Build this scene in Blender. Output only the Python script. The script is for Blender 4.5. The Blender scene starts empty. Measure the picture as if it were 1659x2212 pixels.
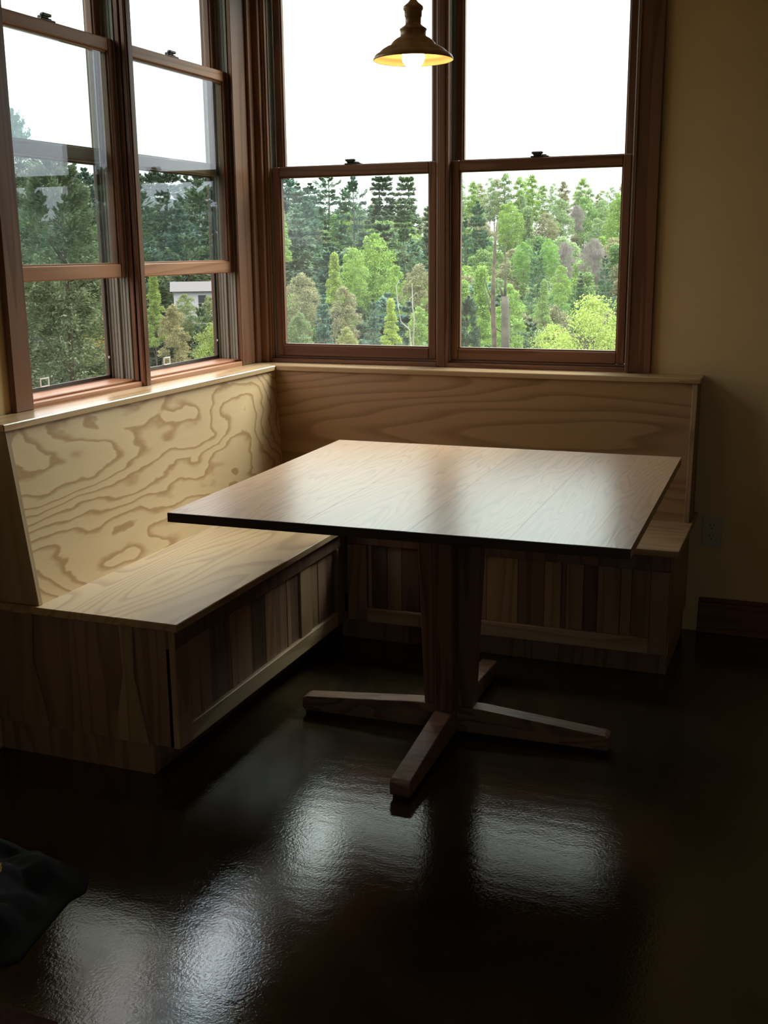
import bpy, bmesh, math, random
import numpy as np
from mathutils import Vector, Matrix

random.seed(7)
rng = np.random.default_rng(11)
sc = bpy.context.scene
C = sc.collection

# ------------------------------------------------------------------ camera
CAM = Vector((2.142, -4.153, 1.4077))
RIGHT = Vector((0.93361632, 0.3581532, -0.00931982))
UP = Vector((-0.07335843, 0.21655973, 0.97350933))
FWD = Vector((-0.35068378, 0.90820051, -0.22845726))
FPX = 2415.5
cd = bpy.data.cameras.new('camera')
cam = bpy.data.objects.new('camera', cd)
C.objects.link(cam)
cd.sensor_fit = 'VERTICAL'
cd.sensor_height = 24.0
cd.lens = FPX / 2212.0 * 24.0
cd.clip_end = 2000
cam.matrix_world = Matrix(((RIGHT.x, UP.x, -FWD.x, CAM.x), (RIGHT.y, UP.y, -FWD.y, CAM.y),
                           (RIGHT.z, UP.z, -FWD.z, CAM.z), (0, 0, 0, 1)))
sc.camera = cam

# ------------------------------------------------------------------ sky (overcast, brighter towards the zenith all round)
sc.view_settings.view_transform = 'Standard'
sc.view_settings.look = 'None'
sc.view_settings.gamma = 1.0
sc.view_settings.use_curve_mapping = False
sc.view_settings.exposure = 0.95
cy = sc.cycles
cy.max_bounces = 5; cy.diffuse_bounces = 3; cy.glossy_bounces = 3; cy.transmission_bounces = 2; cy.volume_bounces = 0
cy.transparent_max_bounces = 10; cy.caustics_reflective = False; cy.caustics_refractive = False
cy.sample_clamp_indirect = 6.0
cy.use_adaptive_sampling = True; cy.adaptive_threshold = 0.025; cy.adaptive_min_samples = 16
wd = bpy.data.worlds.new('overcast_sky')
sc.world = wd
wd.use_nodes = True
nt = wd.node_tree
for n in list(nt.nodes):
    nt.nodes.remove(n)
wo = nt.nodes.new('ShaderNodeOutputWorld')
bg = nt.nodes.new('ShaderNodeBackground')
tc = nt.nodes.new('ShaderNodeTexCoord')
sx = nt.nodes.new('ShaderNodeSeparateXYZ')
mx = nt.nodes.new('ShaderNodeMath'); mx.operation = 'MAXIMUM'; mx.inputs[1].default_value = 0.0
ma = nt.nodes.new('ShaderNodeMath'); ma.operation = 'MULTIPLY_ADD'; ma.inputs[1].default_value = 2.0 / 3; ma.inputs[2].default_value = 1.0 / 3
nz = nt.nodes.new('ShaderNodeTexNoise'); nz.inputs['Scale'].default_value = 5.0; nz.inputs['Detail'].default_value = 4
mr = nt.nodes.new('ShaderNodeMapRange'); mr.inputs[1].default_value = 0.35; mr.inputs[2].default_value = 0.65; mr.inputs[3].default_value = 0.85; mr.inputs[4].default_value = 1.12
mm = nt.nodes.new('ShaderNodeMath'); mm.operation = 'MULTIPLY'
SKY = 5.0
ms = nt.nodes.new('ShaderNodeMath'); ms.operation = 'MULTIPLY'; ms.inputs[1].default_value = SKY
bg.inputs['Color'].default_value = (1.05, 0.985, 0.95, 1)
L = nt.links.new
L(tc.outputs['Generated'], sx.inputs[0]); L(sx.outputs['Z'], mx.inputs[0]); L(mx.outputs[0], ma.inputs[0])
L(tc.outputs['Generated'], nz.inputs['Vector']); L(nz.outputs['Fac'], mr.inputs[0])
L(ma.outputs[0], mm.inputs[0]); L(mr.outputs[0], mm.inputs[1]); L(mm.outputs[0], ms.inputs[0]); L(ms.outputs[0], bg.inputs['Strength'])
L(bg.outputs[0], wo.inputs['Surface'])

# the sun behind thin cloud: a wide soft source, high on the far right
sd = bpy.data.lights.new('veiled_sun', 'SUN'); sd.energy = 5.2; sd.angle = math.radians(38); sd.color = (1.0, 0.96, 0.90)
so_ = bpy.data.objects.new('veiled_sun', sd); C.objects.link(so_)
_az, _el = math.radians(-24), math.radians(40)
so_.rotation_euler = Vector((-math.sin(_az) * math.cos(_el), math.cos(_az) * math.cos(_el), math.sin(_el))).to_track_quat('Z', 'Y').to_euler()
so_.location = (4, 6, 8)


def portal(name, loc, rot, w, h):
    d = bpy.data.lights.new(name, 'AREA')
    d.shape = 'RECTANGLE'; d.size = w; d.size_y = h
    d.cycles.is_portal = True
    o = bpy.data.objects.new(name, d); C.objects.link(o)
    o.location = loc; o.rotation_euler = rot


# window openings marked for the sky sampler (they emit nothing)
portal('sky_portal_back', (0.775, 0.17, 1.72), (-math.pi / 2, 0, 0), 1.6, 1.6)
portal('sky_portal_front', (3.36, -6.78, 1.72), (math.pi / 2, 0, 0), 0.8, 1.6)  # opening of the added window behind the viewer
portal('sky_portal_left', (-0.17, -0.81, 1.72), (math.pi / 2, 0, -math.pi / 2), 1.5, 1.6)


# ------------------------------------------------------------------ materials
def newmat(name):
    m = bpy.data.materials.new(name); m.use_nodes = True
    t = m.node_tree
    b = t.nodes['Principled BSDF']
    return m, t, b


def N(t, typ, **kw):
    n = t.nodes.new(typ)
    for k, v in kw.items():
        if hasattr(n, k):
            setattr(n, k, v)
        else:
            n.inputs[k].default_value = v
    return n


def ramp(t, stops):
    r = t.nodes.new('ShaderNodeValToRGB')
    e = r.color_ramp.elements
    while len(e) > 1:
        e.remove(e[-1])
    e[0].position = stops[0][0]; e[0].color = (*stops[0][1], 1)
    for p, c in stops[1:]:
        x = e.new(p); x.color = (*c, 1)
    return r


def wood(name, light, dark, axis='Y', rings=9.0, freq=2.2, rough=0.4, coat=0.0, vary=0.25, fine=0.35, stretch=0.22, bump=0.05, tight=0.5, det=3.0, rgh=0.42, spec=0.5, drift=(0, 0, 0)):
    """flat-sawn figure: contour lines of a stretched noise field, plus fine pores"""
    m, t, b = newmat(name)
    tc = N(t, 'ShaderNodeTexCoord'); oi = N(t, 'ShaderNodeObjectInfo')
    off = N(t, 'ShaderNodeVectorMath', operation='SCALE'); off.inputs[0].default_value = (7.3, 3.1, 5.7)
    t.links.new(oi.outputs['Random'], off.inputs['Scale'])
    add = N(t, 'ShaderNodeVectorMath', operation='ADD')
    t.links.new(tc.outputs['Object'], add.inputs[0]); t.links.new(off.outputs[0], add.inputs[1])
    s = {'X': (stretch, 1, 1), 'Y': (1, stretch, 1), 'Z': (1, 1, stretch)}[axis]
    mp = N(t, 'ShaderNodeMapping'); mp.inputs['Scale'].default_value = s
    t.links.new(add.outputs[0], mp.inputs[0])
    n1 = N(t, 'ShaderNodeTexNoise', Scale=freq, Detail=det, Roughness=rgh, Distortion=0.25)
    t.links.new(mp.outputs[0], n1.inputs['Vector'])
    k = N(t, 'ShaderNodeMath', operation='MULTIPLY'); k.inputs[1].default_value = rings
    dr = N(t, 'ShaderNodeVectorMath', operation='DOT_PRODUCT'); dr.inputs[1].default_value = drift
    t.links.new(tc.outputs['Object'], dr.inputs[0])
    fs_ = N(t, 'ShaderNodeMath', operation='ADD'); t.links.new(n1.outputs['Fac'], fs_.inputs[0]); t.links.new(dr.outputs['Value'], fs_.inputs[1])
    t.links.new(fs_.outputs[0], k.inputs[0])
    fr = N(t, 'ShaderNodeMath', operation='FRACT'); t.links.new(k.outputs[0], fr.inputs[0])
    rp = ramp(t, [(0.0, (0, 0, 0)), (tight, (0.12, 0.12, 0.12)), (0.86, (1, 1, 1)), (0.93, (0.9, 0.9, 0.9)), (1.0, (0, 0, 0))])
    t.links.new(fr.outputs[0], rp.inputs[0])
    s2 = {'X': (0.04, 1, 1), 'Y': (1, 0.04, 1), 'Z': (1, 1, 0.04)}[axis]
    mp2 = N(t, 'ShaderNodeMapping'); mp2.inputs['Scale'].default_value = s2
    t.links.new(add.outputs[0], mp2.inputs[0])
    n2 = N(t, 'ShaderNodeTexNoise', Scale=140.0, Detail=3.0, Roughness=0.6)
    t.links.new(mp2.outputs[0], n2.inputs['Vector'])
    mxc = N(t, 'ShaderNodeMix', data_type='RGBA')
    mxc.inputs[6].default_value = (*light, 1); mxc.inputs[7].default_value = (*dark, 1)
    fm = N(t, 'ShaderNodeMath', operation='MULTIPLY_ADD'); fm.inputs[1].default_value = fine; fm.inputs[2].default_value = -fine * 0.42
    t.links.new(n2.outputs['Fac'], fm.inputs[0])
    sm = N(t, 'ShaderNodeMath', operation='ADD', use_clamp=True)
    t.links.new(rp.outputs[0], sm.inputs[0]); t.links.new(fm.outputs[0], sm.inputs[1])
    t.links.new(sm.outputs[0], mxc.inputs[0])
    hv = N(t, 'ShaderNodeHueSaturation')
    vm = N(t, 'ShaderNodeMapRange'); vm.inputs[3].default_value = 1 - vary; vm.inputs[4].default_value = 1 + vary
    t.links.new(oi.outputs['Random'], vm.inputs[0]); t.links.new(vm.outputs[0], hv.inputs['Value'])
    t.links.new(mxc.outputs[2], hv.inputs['Color']); t.links.new(hv.outputs[0], b.inputs['Base Color'])
    b.inputs['Roughness'].default_value = rough
    b.inputs['Specular IOR Level'].default_value = spec
    b.inputs['Coat Weight'].default_value = coat; b.inputs['Coat Roughness'].default_value = 0.2
    if bump:
        bp = N(t, 'ShaderNodeBump', Strength=bump, Distance=0.002)
        t.links.new(sm.outputs[0], bp.inputs['Height']); t.links.new(bp.outputs[0], b.inputs['Normal'])
    return m


def plain(name, col, rough=0.5, metal=0.0, noise=0.0, nscale=20.0, bump=0.0):
    m, t, b = newmat(name)
    b.inputs['Base Color'].default_value = (*col, 1); b.inputs['Roughness'].default_value = rough; b.inputs['Metallic'].default_value = metal
    if noise or bump:
        tc = N(t, 'ShaderNodeTexCoord')
        n = N(t, 'ShaderNodeTexNoise', Scale=nscale, Detail=4.0)
        t.links.new(tc.outputs['Object'], n.inputs['Vector'])
        if noise:
            a = tuple(max(0, c * (1 - noise)) for c in col); d = tuple(c * (1 + noise) for c in col)
            r = ramp(t, [(0.3, a), (0.7, d)]); t.links.new(n.outputs['Fac'], r.inputs[0]); t.links.new(r.outputs[0], b.inputs['Base Color'])
        if bump:
            bp = N(t, 'ShaderNodeBump', Strength=bump, Distance=0.003); t.links.new(n.outputs['Fac'], bp.inputs['Height']); t.links.new(bp.outputs[0], b.inputs['Normal'])
    return m


OAK_L, OAK_D = (0.64, 0.44, 0.25), (0.40, 0.225, 0.10)
M = {}
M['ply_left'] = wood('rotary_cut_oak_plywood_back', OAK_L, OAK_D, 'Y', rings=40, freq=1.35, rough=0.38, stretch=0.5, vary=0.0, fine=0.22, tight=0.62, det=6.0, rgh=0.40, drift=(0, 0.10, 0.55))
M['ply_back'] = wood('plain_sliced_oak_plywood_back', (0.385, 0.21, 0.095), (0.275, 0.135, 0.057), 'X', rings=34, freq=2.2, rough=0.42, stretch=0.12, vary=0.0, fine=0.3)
M['seat_y'] = wood('oak_seat_lengthwise', (0.47, 0.305, 0.17), (0.345, 0.205, 0.105), 'Y', rings=40, freq=2.2, rough=0.36, stretch=0.16, vary=0.0, fine=0.4)
M['seat_x'] = wood('oak_seat_crosswise', (0.47, 0.305, 0.17), (0.345, 0.205, 0.105), 'X', rings=40, freq=2.2, rough=0.36, stretch=0.16, vary=0.0, fine=0.4)
M['cap_y'] = wood('oak_cap_lengthwise', (0.55, 0.37, 0.21), (0.40, 0.24, 0.125), 'Y', rings=8, freq=6, rough=0.27, coat=0.3, stretch=0.06, vary=0.0)
M['cap_x'] = wood('oak_cap_crosswise', (0.50, 0.32, 0.17), (0.36, 0.20, 0.10), 'X', rings=8, freq=6, rough=0.27, coat=0.3, stretch=0.06, vary=0.0)
M['oak_z'] = wood('oak_upright', (0.46, 0.31, 0.18), (0.33, 0.205, 0.11), 'Z', rings=8, freq=6, rough=0.42, stretch=0.08, vary=0.2)
M['oak_rail_y'] = wood('pale_oak_rail_lengthwise', (0.50, 0.36, 0.22), (0.36, 0.24, 0.14), 'Y', rings=8, freq=6, rough=0.42, stretch=0.08, vary=0.05)
M['oak_rail_x'] = wood('pale_oak_rail_crosswise', (0.46, 0.32, 0.19), (0.33, 0.21, 0.12), 'X', rings=8, freq=6, rough=0.42, stretch=0.08, vary=0.05)
M['walnut'] = wood('dark_walnut_plank', (0.165, 0.095, 0.062), (0.105, 0.058, 0.038), 'Z', rings=8, freq=7, rough=0.45, stretch=0.08, vary=0.15)
M['cherry'] = wood('red_brown_cherry_plank', (0.31, 0.185, 0.115), (0.21, 0.118, 0.07), 'Z', rings=8, freq=7, rough=0.45, stretch=0.08, vary=0.2)
M['maple'] = wood('mid_brown_hickory_plank', (0.34, 0.21, 0.115), (0.23, 0.135, 0.072), 'Z', rings=8, freq=7, rough=0.45, stretch=0.08, vary=0.2)
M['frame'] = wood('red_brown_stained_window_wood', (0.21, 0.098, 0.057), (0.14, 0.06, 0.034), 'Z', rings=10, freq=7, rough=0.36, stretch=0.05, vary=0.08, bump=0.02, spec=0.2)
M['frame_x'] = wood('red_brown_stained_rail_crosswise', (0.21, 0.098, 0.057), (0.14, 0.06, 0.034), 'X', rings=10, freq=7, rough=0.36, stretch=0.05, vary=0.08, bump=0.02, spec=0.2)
M['frame_y_lit'] = wood('red_brown_stained_rail_lit', (0.46, 0.22, 0.12), (0.34, 0.15, 0.08), 'Y', rings=10, freq=7, rough=0.36, stretch=0.05, vary=0.08, bump=0.02, spec=0.2)  # same stained wood as the other frames, lightened in colour to look lit
M['table'] = wood('brown_stained_oak_board', (0.52, 0.31, 0.19), (0.40, 0.23, 0.135), 'Y', rings=26, freq=7, rough=0.30, coat=0.0, stretch=0.10, vary=0.10, bump=0.04, fine=0.7, spec=0.65)
M['table_edge'] = wood('dark_end_grain_table_edge', (0.05, 0.028, 0.02), (0.03, 0.016, 0.012), 'X', rings=8, freq=8, rough=0.5, stretch=0.2, vary=0.0)
M['leg_z'] = wood('brown_oak_column', (0.21, 0.105, 0.06), (0.12, 0.055, 0.032), 'Z', rings=8, freq=8, rough=0.42, stretch=0.06, vary=0.08)
M['foot'] = wood('brown_oak_foot', (0.26, 0.15, 0.095), (0.15, 0.08, 0.05), 'X', rings=9, freq=9, rough=0.42, stretch=0.25, vary=0.08, bump=0.2, fine=0.7)
M['wall'] = plain('tan_painted_plaster', (0.68, 0.46, 0.235), 0.85, noise=0.03, nscale=6, bump=0.03)
M['ceiling'] = plain('cream_ceiling_paint', (0.74, 0.66, 0.52), 0.9, noise=0.03, nscale=4)
M['siding'] = plain('exterior_siding', (0.45, 0.42, 0.36), 0.9, noise=0.05)
M['vinyl'] = plain('taupe_vinyl_jamb_liner', (0.22, 0.205, 0.17), 0.45, noise=0.04)
M['vinyl_dark'] = plain('dark_bronze_screen_frame', (0.07, 0.062, 0.05), 0.5, noise=0.05)
M['bronze'] = plain('dark_bronze_sash_lock', (0.06, 0.05, 0.045), 0.4, 0.6, noise=0.1)
M['white_plastic'] = plain('white_plastic', (0.85, 0.86, 0.86), 0.4, noise=0.02)
M['plate'] = plain('ivory_outlet_plate', (0.50, 0.44, 0.33), 0.4, noise=0.02)
M['slot'] = plain('black_slot', (0.01, 0.01, 0.01), 0.6, noise=0.1)
M['copper'] = plain('aged_copper_shade', (0.52, 0.28, 0.14), 0.40, 0.15, noise=0.22, nscale=30)
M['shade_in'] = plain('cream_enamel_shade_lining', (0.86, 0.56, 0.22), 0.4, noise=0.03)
M['cord'] = plain('black_fabric_cord', (0.03, 0.028, 0.03), 0.8, noise=0.1)
M['foot_black'] = plain('black_foot_block', (0.012, 0.012, 0.012), 0.9, noise=0.2)
M['jacket'] = plain('navy_black_cloth', (0.012, 0.016, 0.024), 0.85, noise=0.35, nscale=14, bump=0.3)
M['yellow'] = plain('yellow_print', (0.50, 0.28, 0.05), 0.7, noise=0.08)
M['mat'] = plain('dark_red_mat_pile', (0.055, 0.012, 0.012), 0.95, noise=0.3, nscale=60, bump=0.5)
M['bark'] = plain('grey_brown_bark', (0.10, 0.082, 0.065), 0.95, noise=0.4, nscale=3, bump=0.4)
M['bark_pale'] = plain('bleached_dead_wood', (0.28, 0.25, 0.21), 0.95, noise=0.25, nscale=3)
M['bark_rust'] = plain('rust_brown_dead_bark', (0.115, 0.078, 0.056), 0.95, noise=0.6, nscale=3)
M['house'] = plain('white_clapboard', (0.42, 0.45, 0.48), 0.8, noise=0.03)
M['houseroof'] = plain('grey_metal_roof', (0.08, 0.088, 0.092), 0.7, noise=0.08)
M['housepane'] = plain('dark_window_pane', (0.05, 0.06, 0.07), 0.2, noise=0.1)


def floor_mat():
    m, t, b = newmat('polished_dark_stained_concrete')
    tc = N(t, 'ShaderNodeTexCoord')
    n = N(t, 'ShaderNodeTexNoise', Scale=2.3, Detail=6.0, Roughness=0.6, Distortion=0.6)
    t.links.new(tc.outputs['Object'], n.inputs['Vector'])
    r = ramp(t, [(0.30, (0.014, 0.011, 0.007)), (0.5, (0.036, 0.025, 0.013)), (0.72, (0.072, 0.046, 0.022))])
    t.links.new(n.outputs['Fac'], r.inputs[0]); t.links.new(r.outputs[0], b.inputs['Base Color'])
    # trowel arcs and pits
    n2 = N(t, 'ShaderNodeTexNoise', Scale=3.0, Detail=5.0, Roughness=0.6)
    t.links.new(tc.outputs['Object'], n2.inputs['Vector'])
    rr = N(t, 'ShaderNodeMapRange'); rr.inputs[1].default_value = 0.3; rr.inputs[2].default_value = 0.7; rr.inputs[3].default_value = 0.07; rr.inputs[4].default_value = 0.15
    t.links.new(n2.outputs['Fac'], rr.inputs[0]); t.links.new(rr.outputs[0], b.inputs['Roughness'])
    v = N(t, 'ShaderNodeTexNoise', Scale=130.0, Detail=3.0, Roughness=0.6)
    t.links.new(tc.outputs['Object'], v.inputs['Vector'])
    w = N(t, 'ShaderNodeTexWave', wave_type='RINGS', Scale=5.5, Distortion=6.0, Detail=3.0)
    w.inputs['Detail Scale'].default_value = 2.0
    mp = N(t, 'ShaderNodeMapping'); mp.inputs['Location'].default_value = (-1.0, 2.3, 0)
    t.links.new(tc.outputs['Object'], mp.inputs[0]); t.links.new(mp.outputs[0], w.inputs['Vector'])
    n4 = N(t, 'ShaderNodeTexNoise', Scale=9.0, Detail=4.0)
    t.links.new(tc.outputs['Object'], n4.inputs['Vector'])
    a1 = N(t, 'ShaderNodeMath', operation='MULTIPLY_ADD'); a1.inputs[1].default_value = 0.25
    t.links.new(w.outputs['Fac'], a1.inputs[0]); t.links.new(v.outputs['Fac'], a1.inputs[2])
    a2 = N(t, 'ShaderNodeMath', operation='MULTIPLY_ADD'); a2.inputs[1].default_value = 0.35
    t.links.new(n4.outputs['Fac'], a2.inputs[0]); t.links.new(a1.outputs[0], a2.inputs[2])
    bp = N(t, 'ShaderNodeBump', Strength=0.10, Distance=0.004)
    t.links.new(a2.outputs[0], bp.inputs['Height']); t.links.new(bp.outputs[0], b.inputs['Normal'])
    b.inputs['Specular IOR Level'].default_value = 0.85
    return m


M['floor'] = floor_mat()


def glass_mat(name, tint, refl):
    """thin coated glazing: straight transmission with a tint, mirror reflection rising to grazing"""
    m, t, b = newmat(name)
    t.nodes.remove(b)
    out = t.nodes['Material Output']
    lw = N(t, 'ShaderNodeLayerWeight', Blend=0.5)
    pw = N(t, 'ShaderNodeMath', operation='POWER'); pw.inputs[1].default_value = 4.0
    t.links.new(lw.outputs['Facing'], pw.inputs[0])
    fa = N(t, 'ShaderNodeMath', operation='MULTIPLY_ADD', use_clamp=True); fa.inputs[1].default_value = 0.85; fa.inputs[2].default_value = 0.045
    t.links.new(pw.outputs[0], fa.inputs[0])
    tr = N(t, 'ShaderNodeBsdfTransparent'); tr.inputs['Color'].default_value = (*tint, 1)
    gl = N(t, 'ShaderNodeBsdfGlossy', Roughness=0.0); gl.inputs['Color'].default_value = (*refl, 1)
    mix = N(t, 'ShaderNodeMixShader')
    vl = N(t, 'ShaderNodeBsdfTranslucent'); vl.inputs['Color'].default_value = (0.8, 0.8, 0.78, 1)
    veil = N(t, 'ShaderNodeMixShader'); veil.inputs[0].default_value = 0.008      # pale veil mixed into the glass to imitate forest haze
    t.links.new(tr.outputs[0], veil.inputs[1]); t.links.new(vl.outputs[0], veil.inputs[2])
    t.links.new(fa.outputs[0], mix.inputs[0]); t.links.new(veil.outputs[0], mix.inputs[1]); t.links.new(gl.outputs[0], mix.inputs[2])
    t.links.new(mix.outputs[0], out.inputs['Surface'])
    return m


M['glass'] = glass_mat('coated_double_glazing', (0.80, 0.885, 0.875), (0.90, 0.84, 1.0))


def screen_mat():
    m, t, b = newmat('grey_insect_screen')
    out = t.nodes['Material Output']
    b.inputs['Base Color'].default_value = (0.035, 0.035, 0.033, 1); b.inputs['Roughness'].default_value = 0.9
    tr = N(t, 'ShaderNodeBsdfTransparent')
    mix = N(t, 'ShaderNodeMixShader'); mix.inputs[0].default_value = 0.30
    t.links.new(tr.outputs[0], mix.inputs[1]); t.links.new(b.outputs[0], mix.inputs[2]); t.links.new(mix.outputs[0], out.inputs['Surface'])
    return m


M['screen'] = screen_mat()


def leaf_mat(name):
    """foliage; the species colour comes from each tree's own object colour"""
    m, t, b = newmat(name)
    out = t.nodes['Material Output']
    oi = N(t, 'ShaderNodeObjectInfo'); tc = N(t, 'ShaderNodeTexCoord')
    n = N(t, 'ShaderNodeTexNoise', Scale=0.9, Detail=3.0)
    t.links.new(tc.outputs['Object'], n.inputs['Vector'])
    mr = N(t, 'ShaderNodeMapRange'); mr.inputs[1].default_value = 0.3; mr.inputs[2].default_value = 0.7; mr.inputs[3].default_value = 0.75; mr.inputs[4].default_value = 1.38
    t.links.new(n.outputs['Fac'], mr.inputs[0])
    hv = N(t, 'ShaderNodeHueSaturation')
    hv.inputs['Saturation'].default_value = 0.95
    t.links.new(oi.outputs['Color'], hv.inputs['Color']); t.links.new(mr.outputs[0], hv.inputs['Value'])
    b.inputs['Roughness'].default_value = 0.75; b.inputs['Specular IOR Level'].default_value = 0.2
    t.links.new(hv.outputs[0], b.inputs['Base Color'])
    tl = N(t, 'ShaderNodeBsdfTranslucent'); t.links.new(hv.outputs[0], tl.inputs['Color'])
    mix = N(t, 'ShaderNodeMixShader'); mix.inputs[0].default_value = 0.30
    t.links.new(b.outputs[0], mix.inputs[1]); t.links.new(tl.outputs[0], mix.inputs[2]); t.links.new(mix.outputs[0], out.inputs['Surface'])
    return m


M['leaf'] = leaf_mat('tree_foliage')
M['ground'] = plain('leafy_forest_floor', (0.055, 0.062, 0.03), 0.95, noise=0.5, nscale=0.25)


# ------------------------------------------------------------------ helpers
def bevel_bm(bm, geom_edges, w):
    if w > 0:
        bmesh.ops.bevel(bm, geom=geom_edges, offset=w, segments=1, affect='EDGES', profile=0.5)


class MB:
    def __init__(self):
        self.bm = bmesh.new()

    def _merge(self, b2, mat=0):
        for f in b2.faces:
            f.material_index = mat
        me = bpy.data.meshes.new('tmp'); b2.to_mesh(me); b2.free()
        self.bm.from_mesh(me); bpy.data.meshes.remove(me)

    def box(self, a, b, bev=0.002, mat=0):
        lo = [min(a[i], b[i]) for i in range(3)]; hi = [max(a[i], b[i]) for i in range(3)]
        b2 = bmesh.new()
        bmesh.ops.create_cube(b2, size=1)
        for v in b2.verts:
            for i in range(3):
                v.co[i] = (lo[i] + hi[i]) / 2 + v.co[i] * (hi[i] - lo[i])
        bev = min(bev, 0.3 * min(hi[i] - lo[i] for i in range(3)))
        bevel_bm(b2, list(b2.edges), bev)
        self._merge(b2, mat)
        return self

    def prism(self, bottom, top, bev=0.0, mat=0):
        """two matching polygons (lists of 3-D points)"""
        b2 = bmesh.new()
        A = [b2.verts.new(p) for p in bottom]; B = [b2.verts.new(p) for p in top]
        n = len(A)
        b2.faces.new(A[::-1]); b2.faces.new(B)
        for i in range(n):
            b2.faces.new((A[i], A[(i + 1) % n], B[(i + 1) % n], B[i]))
        bmesh.ops.recalc_face_normals(b2, faces=list(b2.faces))
        bevel_bm(b2, list(b2.edges), bev)
        self._merge(b2, mat)
        return self

    def lathe(self, prof, c, seg=40, mat=0):
        b2 = bmesh.new()
        rows = []
        for r, z in prof:
            if r < 1e-6:
                rows.append([b2.verts.new((c[0], c[1], c[2] + z))])
            else:
                rows.append([b2.verts.new((c[0] + r * math.cos(2 * math.pi * i / seg), c[1] + r * math.sin(2 * math.pi * i / seg), c[2] + z)) for i in range(seg)])
        for a, b in zip(rows[:-1], rows[1:]):
            for i in range(seg):
                j = (i + 1) % seg
                if len(a) == 1 and len(b) == 1:
                    continue
                if len(a) == 1:
                    b2.faces.new((a[0], b[i], b[j]))
                elif len(b) == 1:
                    b2.faces.new((a[i], b[0], a[j]))
                else:
                    b2.faces.new((a[i], a[j], b[j], b[i]))
        bmesh.ops.recalc_face_normals(b2, faces=list(b2.faces))
        for f in b2.faces:
            f.smooth = True
        self._merge(b2, mat)
        return self

    def tube(self, pts, rad, seg=8, mat=0):
        b2 = bmesh.new()
        rows = []
        for i, p in enumerate(pts):
            p = Vector(p)
            d = (Vector(pts[min(i + 1, len(pts) - 1)]) - Vector(pts[max(i - 1, 0)])).normalized()
            a = d.orthogonal().normalized() if abs(d.z) < 0.99 else Vector((1, 0, 0))
            if abs(d.z) < 0.99:
                a = d.cross(Vector((0, 0, 1))).normalized()
            b = d.cross(a)
            r = rad[i] if isinstance(rad, (list, tuple)) else rad
            rows.append([b2.verts.new(p + (a * math.cos(2 * math.pi * k / seg) + b * math.sin(2 * math.pi * k / seg)) * r) for k in range(seg)])
        for A, B in zip(rows[:-1], rows[1:]):
            for k in range(seg):
                b2.faces.new((A[k], A[(k + 1) % seg], B[(k + 1) % seg], B[k]))
        b2.faces.new(rows[0][::-1]); b2.faces.new(rows[-1])
        bmesh.ops.recalc_face_normals(b2, faces=list(b2.faces))
        for f in b2.faces:
            f.smooth = True
        self._merge(b2, mat)
        return self

    def build(self, name, mats, parent=None):
        me = bpy.data.meshes.new(name)
        self.bm.to_mesh(me); self.bm.free()
        for m in (mats if isinstance(mats, (list, tuple)) else [mats]):
            me.materials.append(m)
        o = bpy.data.objects.new(name, me); C.objects.link(o)
        if parent:
            o.parent = parent
            o.location = -root_loc(parent)
        return o


ROOTS = {}


def root_loc(o):
    """world position of a parent whose chain holds translations only"""
    v = Vector((0, 0, 0))
    while o:
        v += Vector(o.location); o = o.parent
    return v


def thing(name, loc, label=None, cat=None, group=None, kind=None):
    o = bpy.data.objects.new(name, None); C.objects.link(o); o.location = loc; o.empty_display_size = 0.1
    return tag(o, label, cat, group, kind)


def tag(o, label=None, cat=None, group=None, kind=None):
    if label: o['label'] = label
    if cat: o['category'] = cat
    if group: o['group'] = group
    if kind: o['kind'] = kind
    return o


def back(u, w, z):
    return (u, w, z)


def front(u, w, z):
    return (u, -6.6 - w, z)


def left(u, w, z):
    return (-w, u, z)


# ------------------------------------------------------------------ room shell
RX, RY, RZ = 5.2, -6.6, 2.75
ZB, ZT = 0.955, 2.485
tag(MB().box((-0.14, RY - 0.14, -0.12), (RX + 0.14, 0.14, 0.0), 0).build('floor', M['floor']), 'glossy dark brown-black stained concrete floor', kind='structure')
tag(MB().box((-0.14, RY - 0.14, RZ), (RX + 0.14, 0.14, RZ + 0.1), 0).build('ceiling', M['ceiling']), 'cream ceiling above the breakfast nook', kind='structure')
w = MB()
w.box((-0.14, 0, 0), (RX + 0.14, 0.14, ZB), 0).box((-0.14, 0, ZT), (RX + 0.14, 0.14, RZ), 0)
w.box((-0.14, 0, ZB), (0.038, 0.14, ZT), 0).box((1.51, 0, ZB), (RX + 0.14, 0.14, ZT), 0)
tag(w.build('wall_back', M['wall']), 'tan painted wall around the far pair of windows', kind='structure')
w = MB()
w.box((-0.14, RY, 0), (0, 0, ZB), 0).box((-0.14, RY, ZT), (0, 0, RZ), 0)
w.box((-0.14, RY, ZB), (0, -1.50, ZT), 0).box((-0.14, -0.126, ZB), (0, 0, ZT), 0)
tag(w.build('wall_left', M['wall']), 'tan painted wall around the left pair of windows', kind='structure')
tag(MB().box((RX, RY, 0), (RX + 0.14, 0, RZ), 0).build('wall_right', M['wall']), 'tan painted side wall outside the picture', kind='structure')
w = MB()
w.box((-0.14, RY - 0.14, 0), (RX + 0.14, RY, ZB), 0).box((-0.14, RY - 0.14, ZT), (RX + 0.14, RY, RZ), 0)
w.box((-0.14, RY - 0.14, ZB), (2.985, RY, ZT), 0).box((3.735, RY - 0.14, ZB), (RX + 0.14, RY, ZT), 0)  # gap left for the added fill window
tag(w.build('wall_front', M['wall']), 'tan painted wall behind the viewer', kind='structure')
b = MB()
b.box((1.80, -0.018, 0), (RX, 0, 0.118), 0.002).box((1.80, -0.012, 0.118), (RX, 0, 0.135), 0.004)
tag(b.build('baseboard_back', M['frame_x']), 'dark red-brown wooden baseboard right of the bench', kind='structure')
b = MB()
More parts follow.
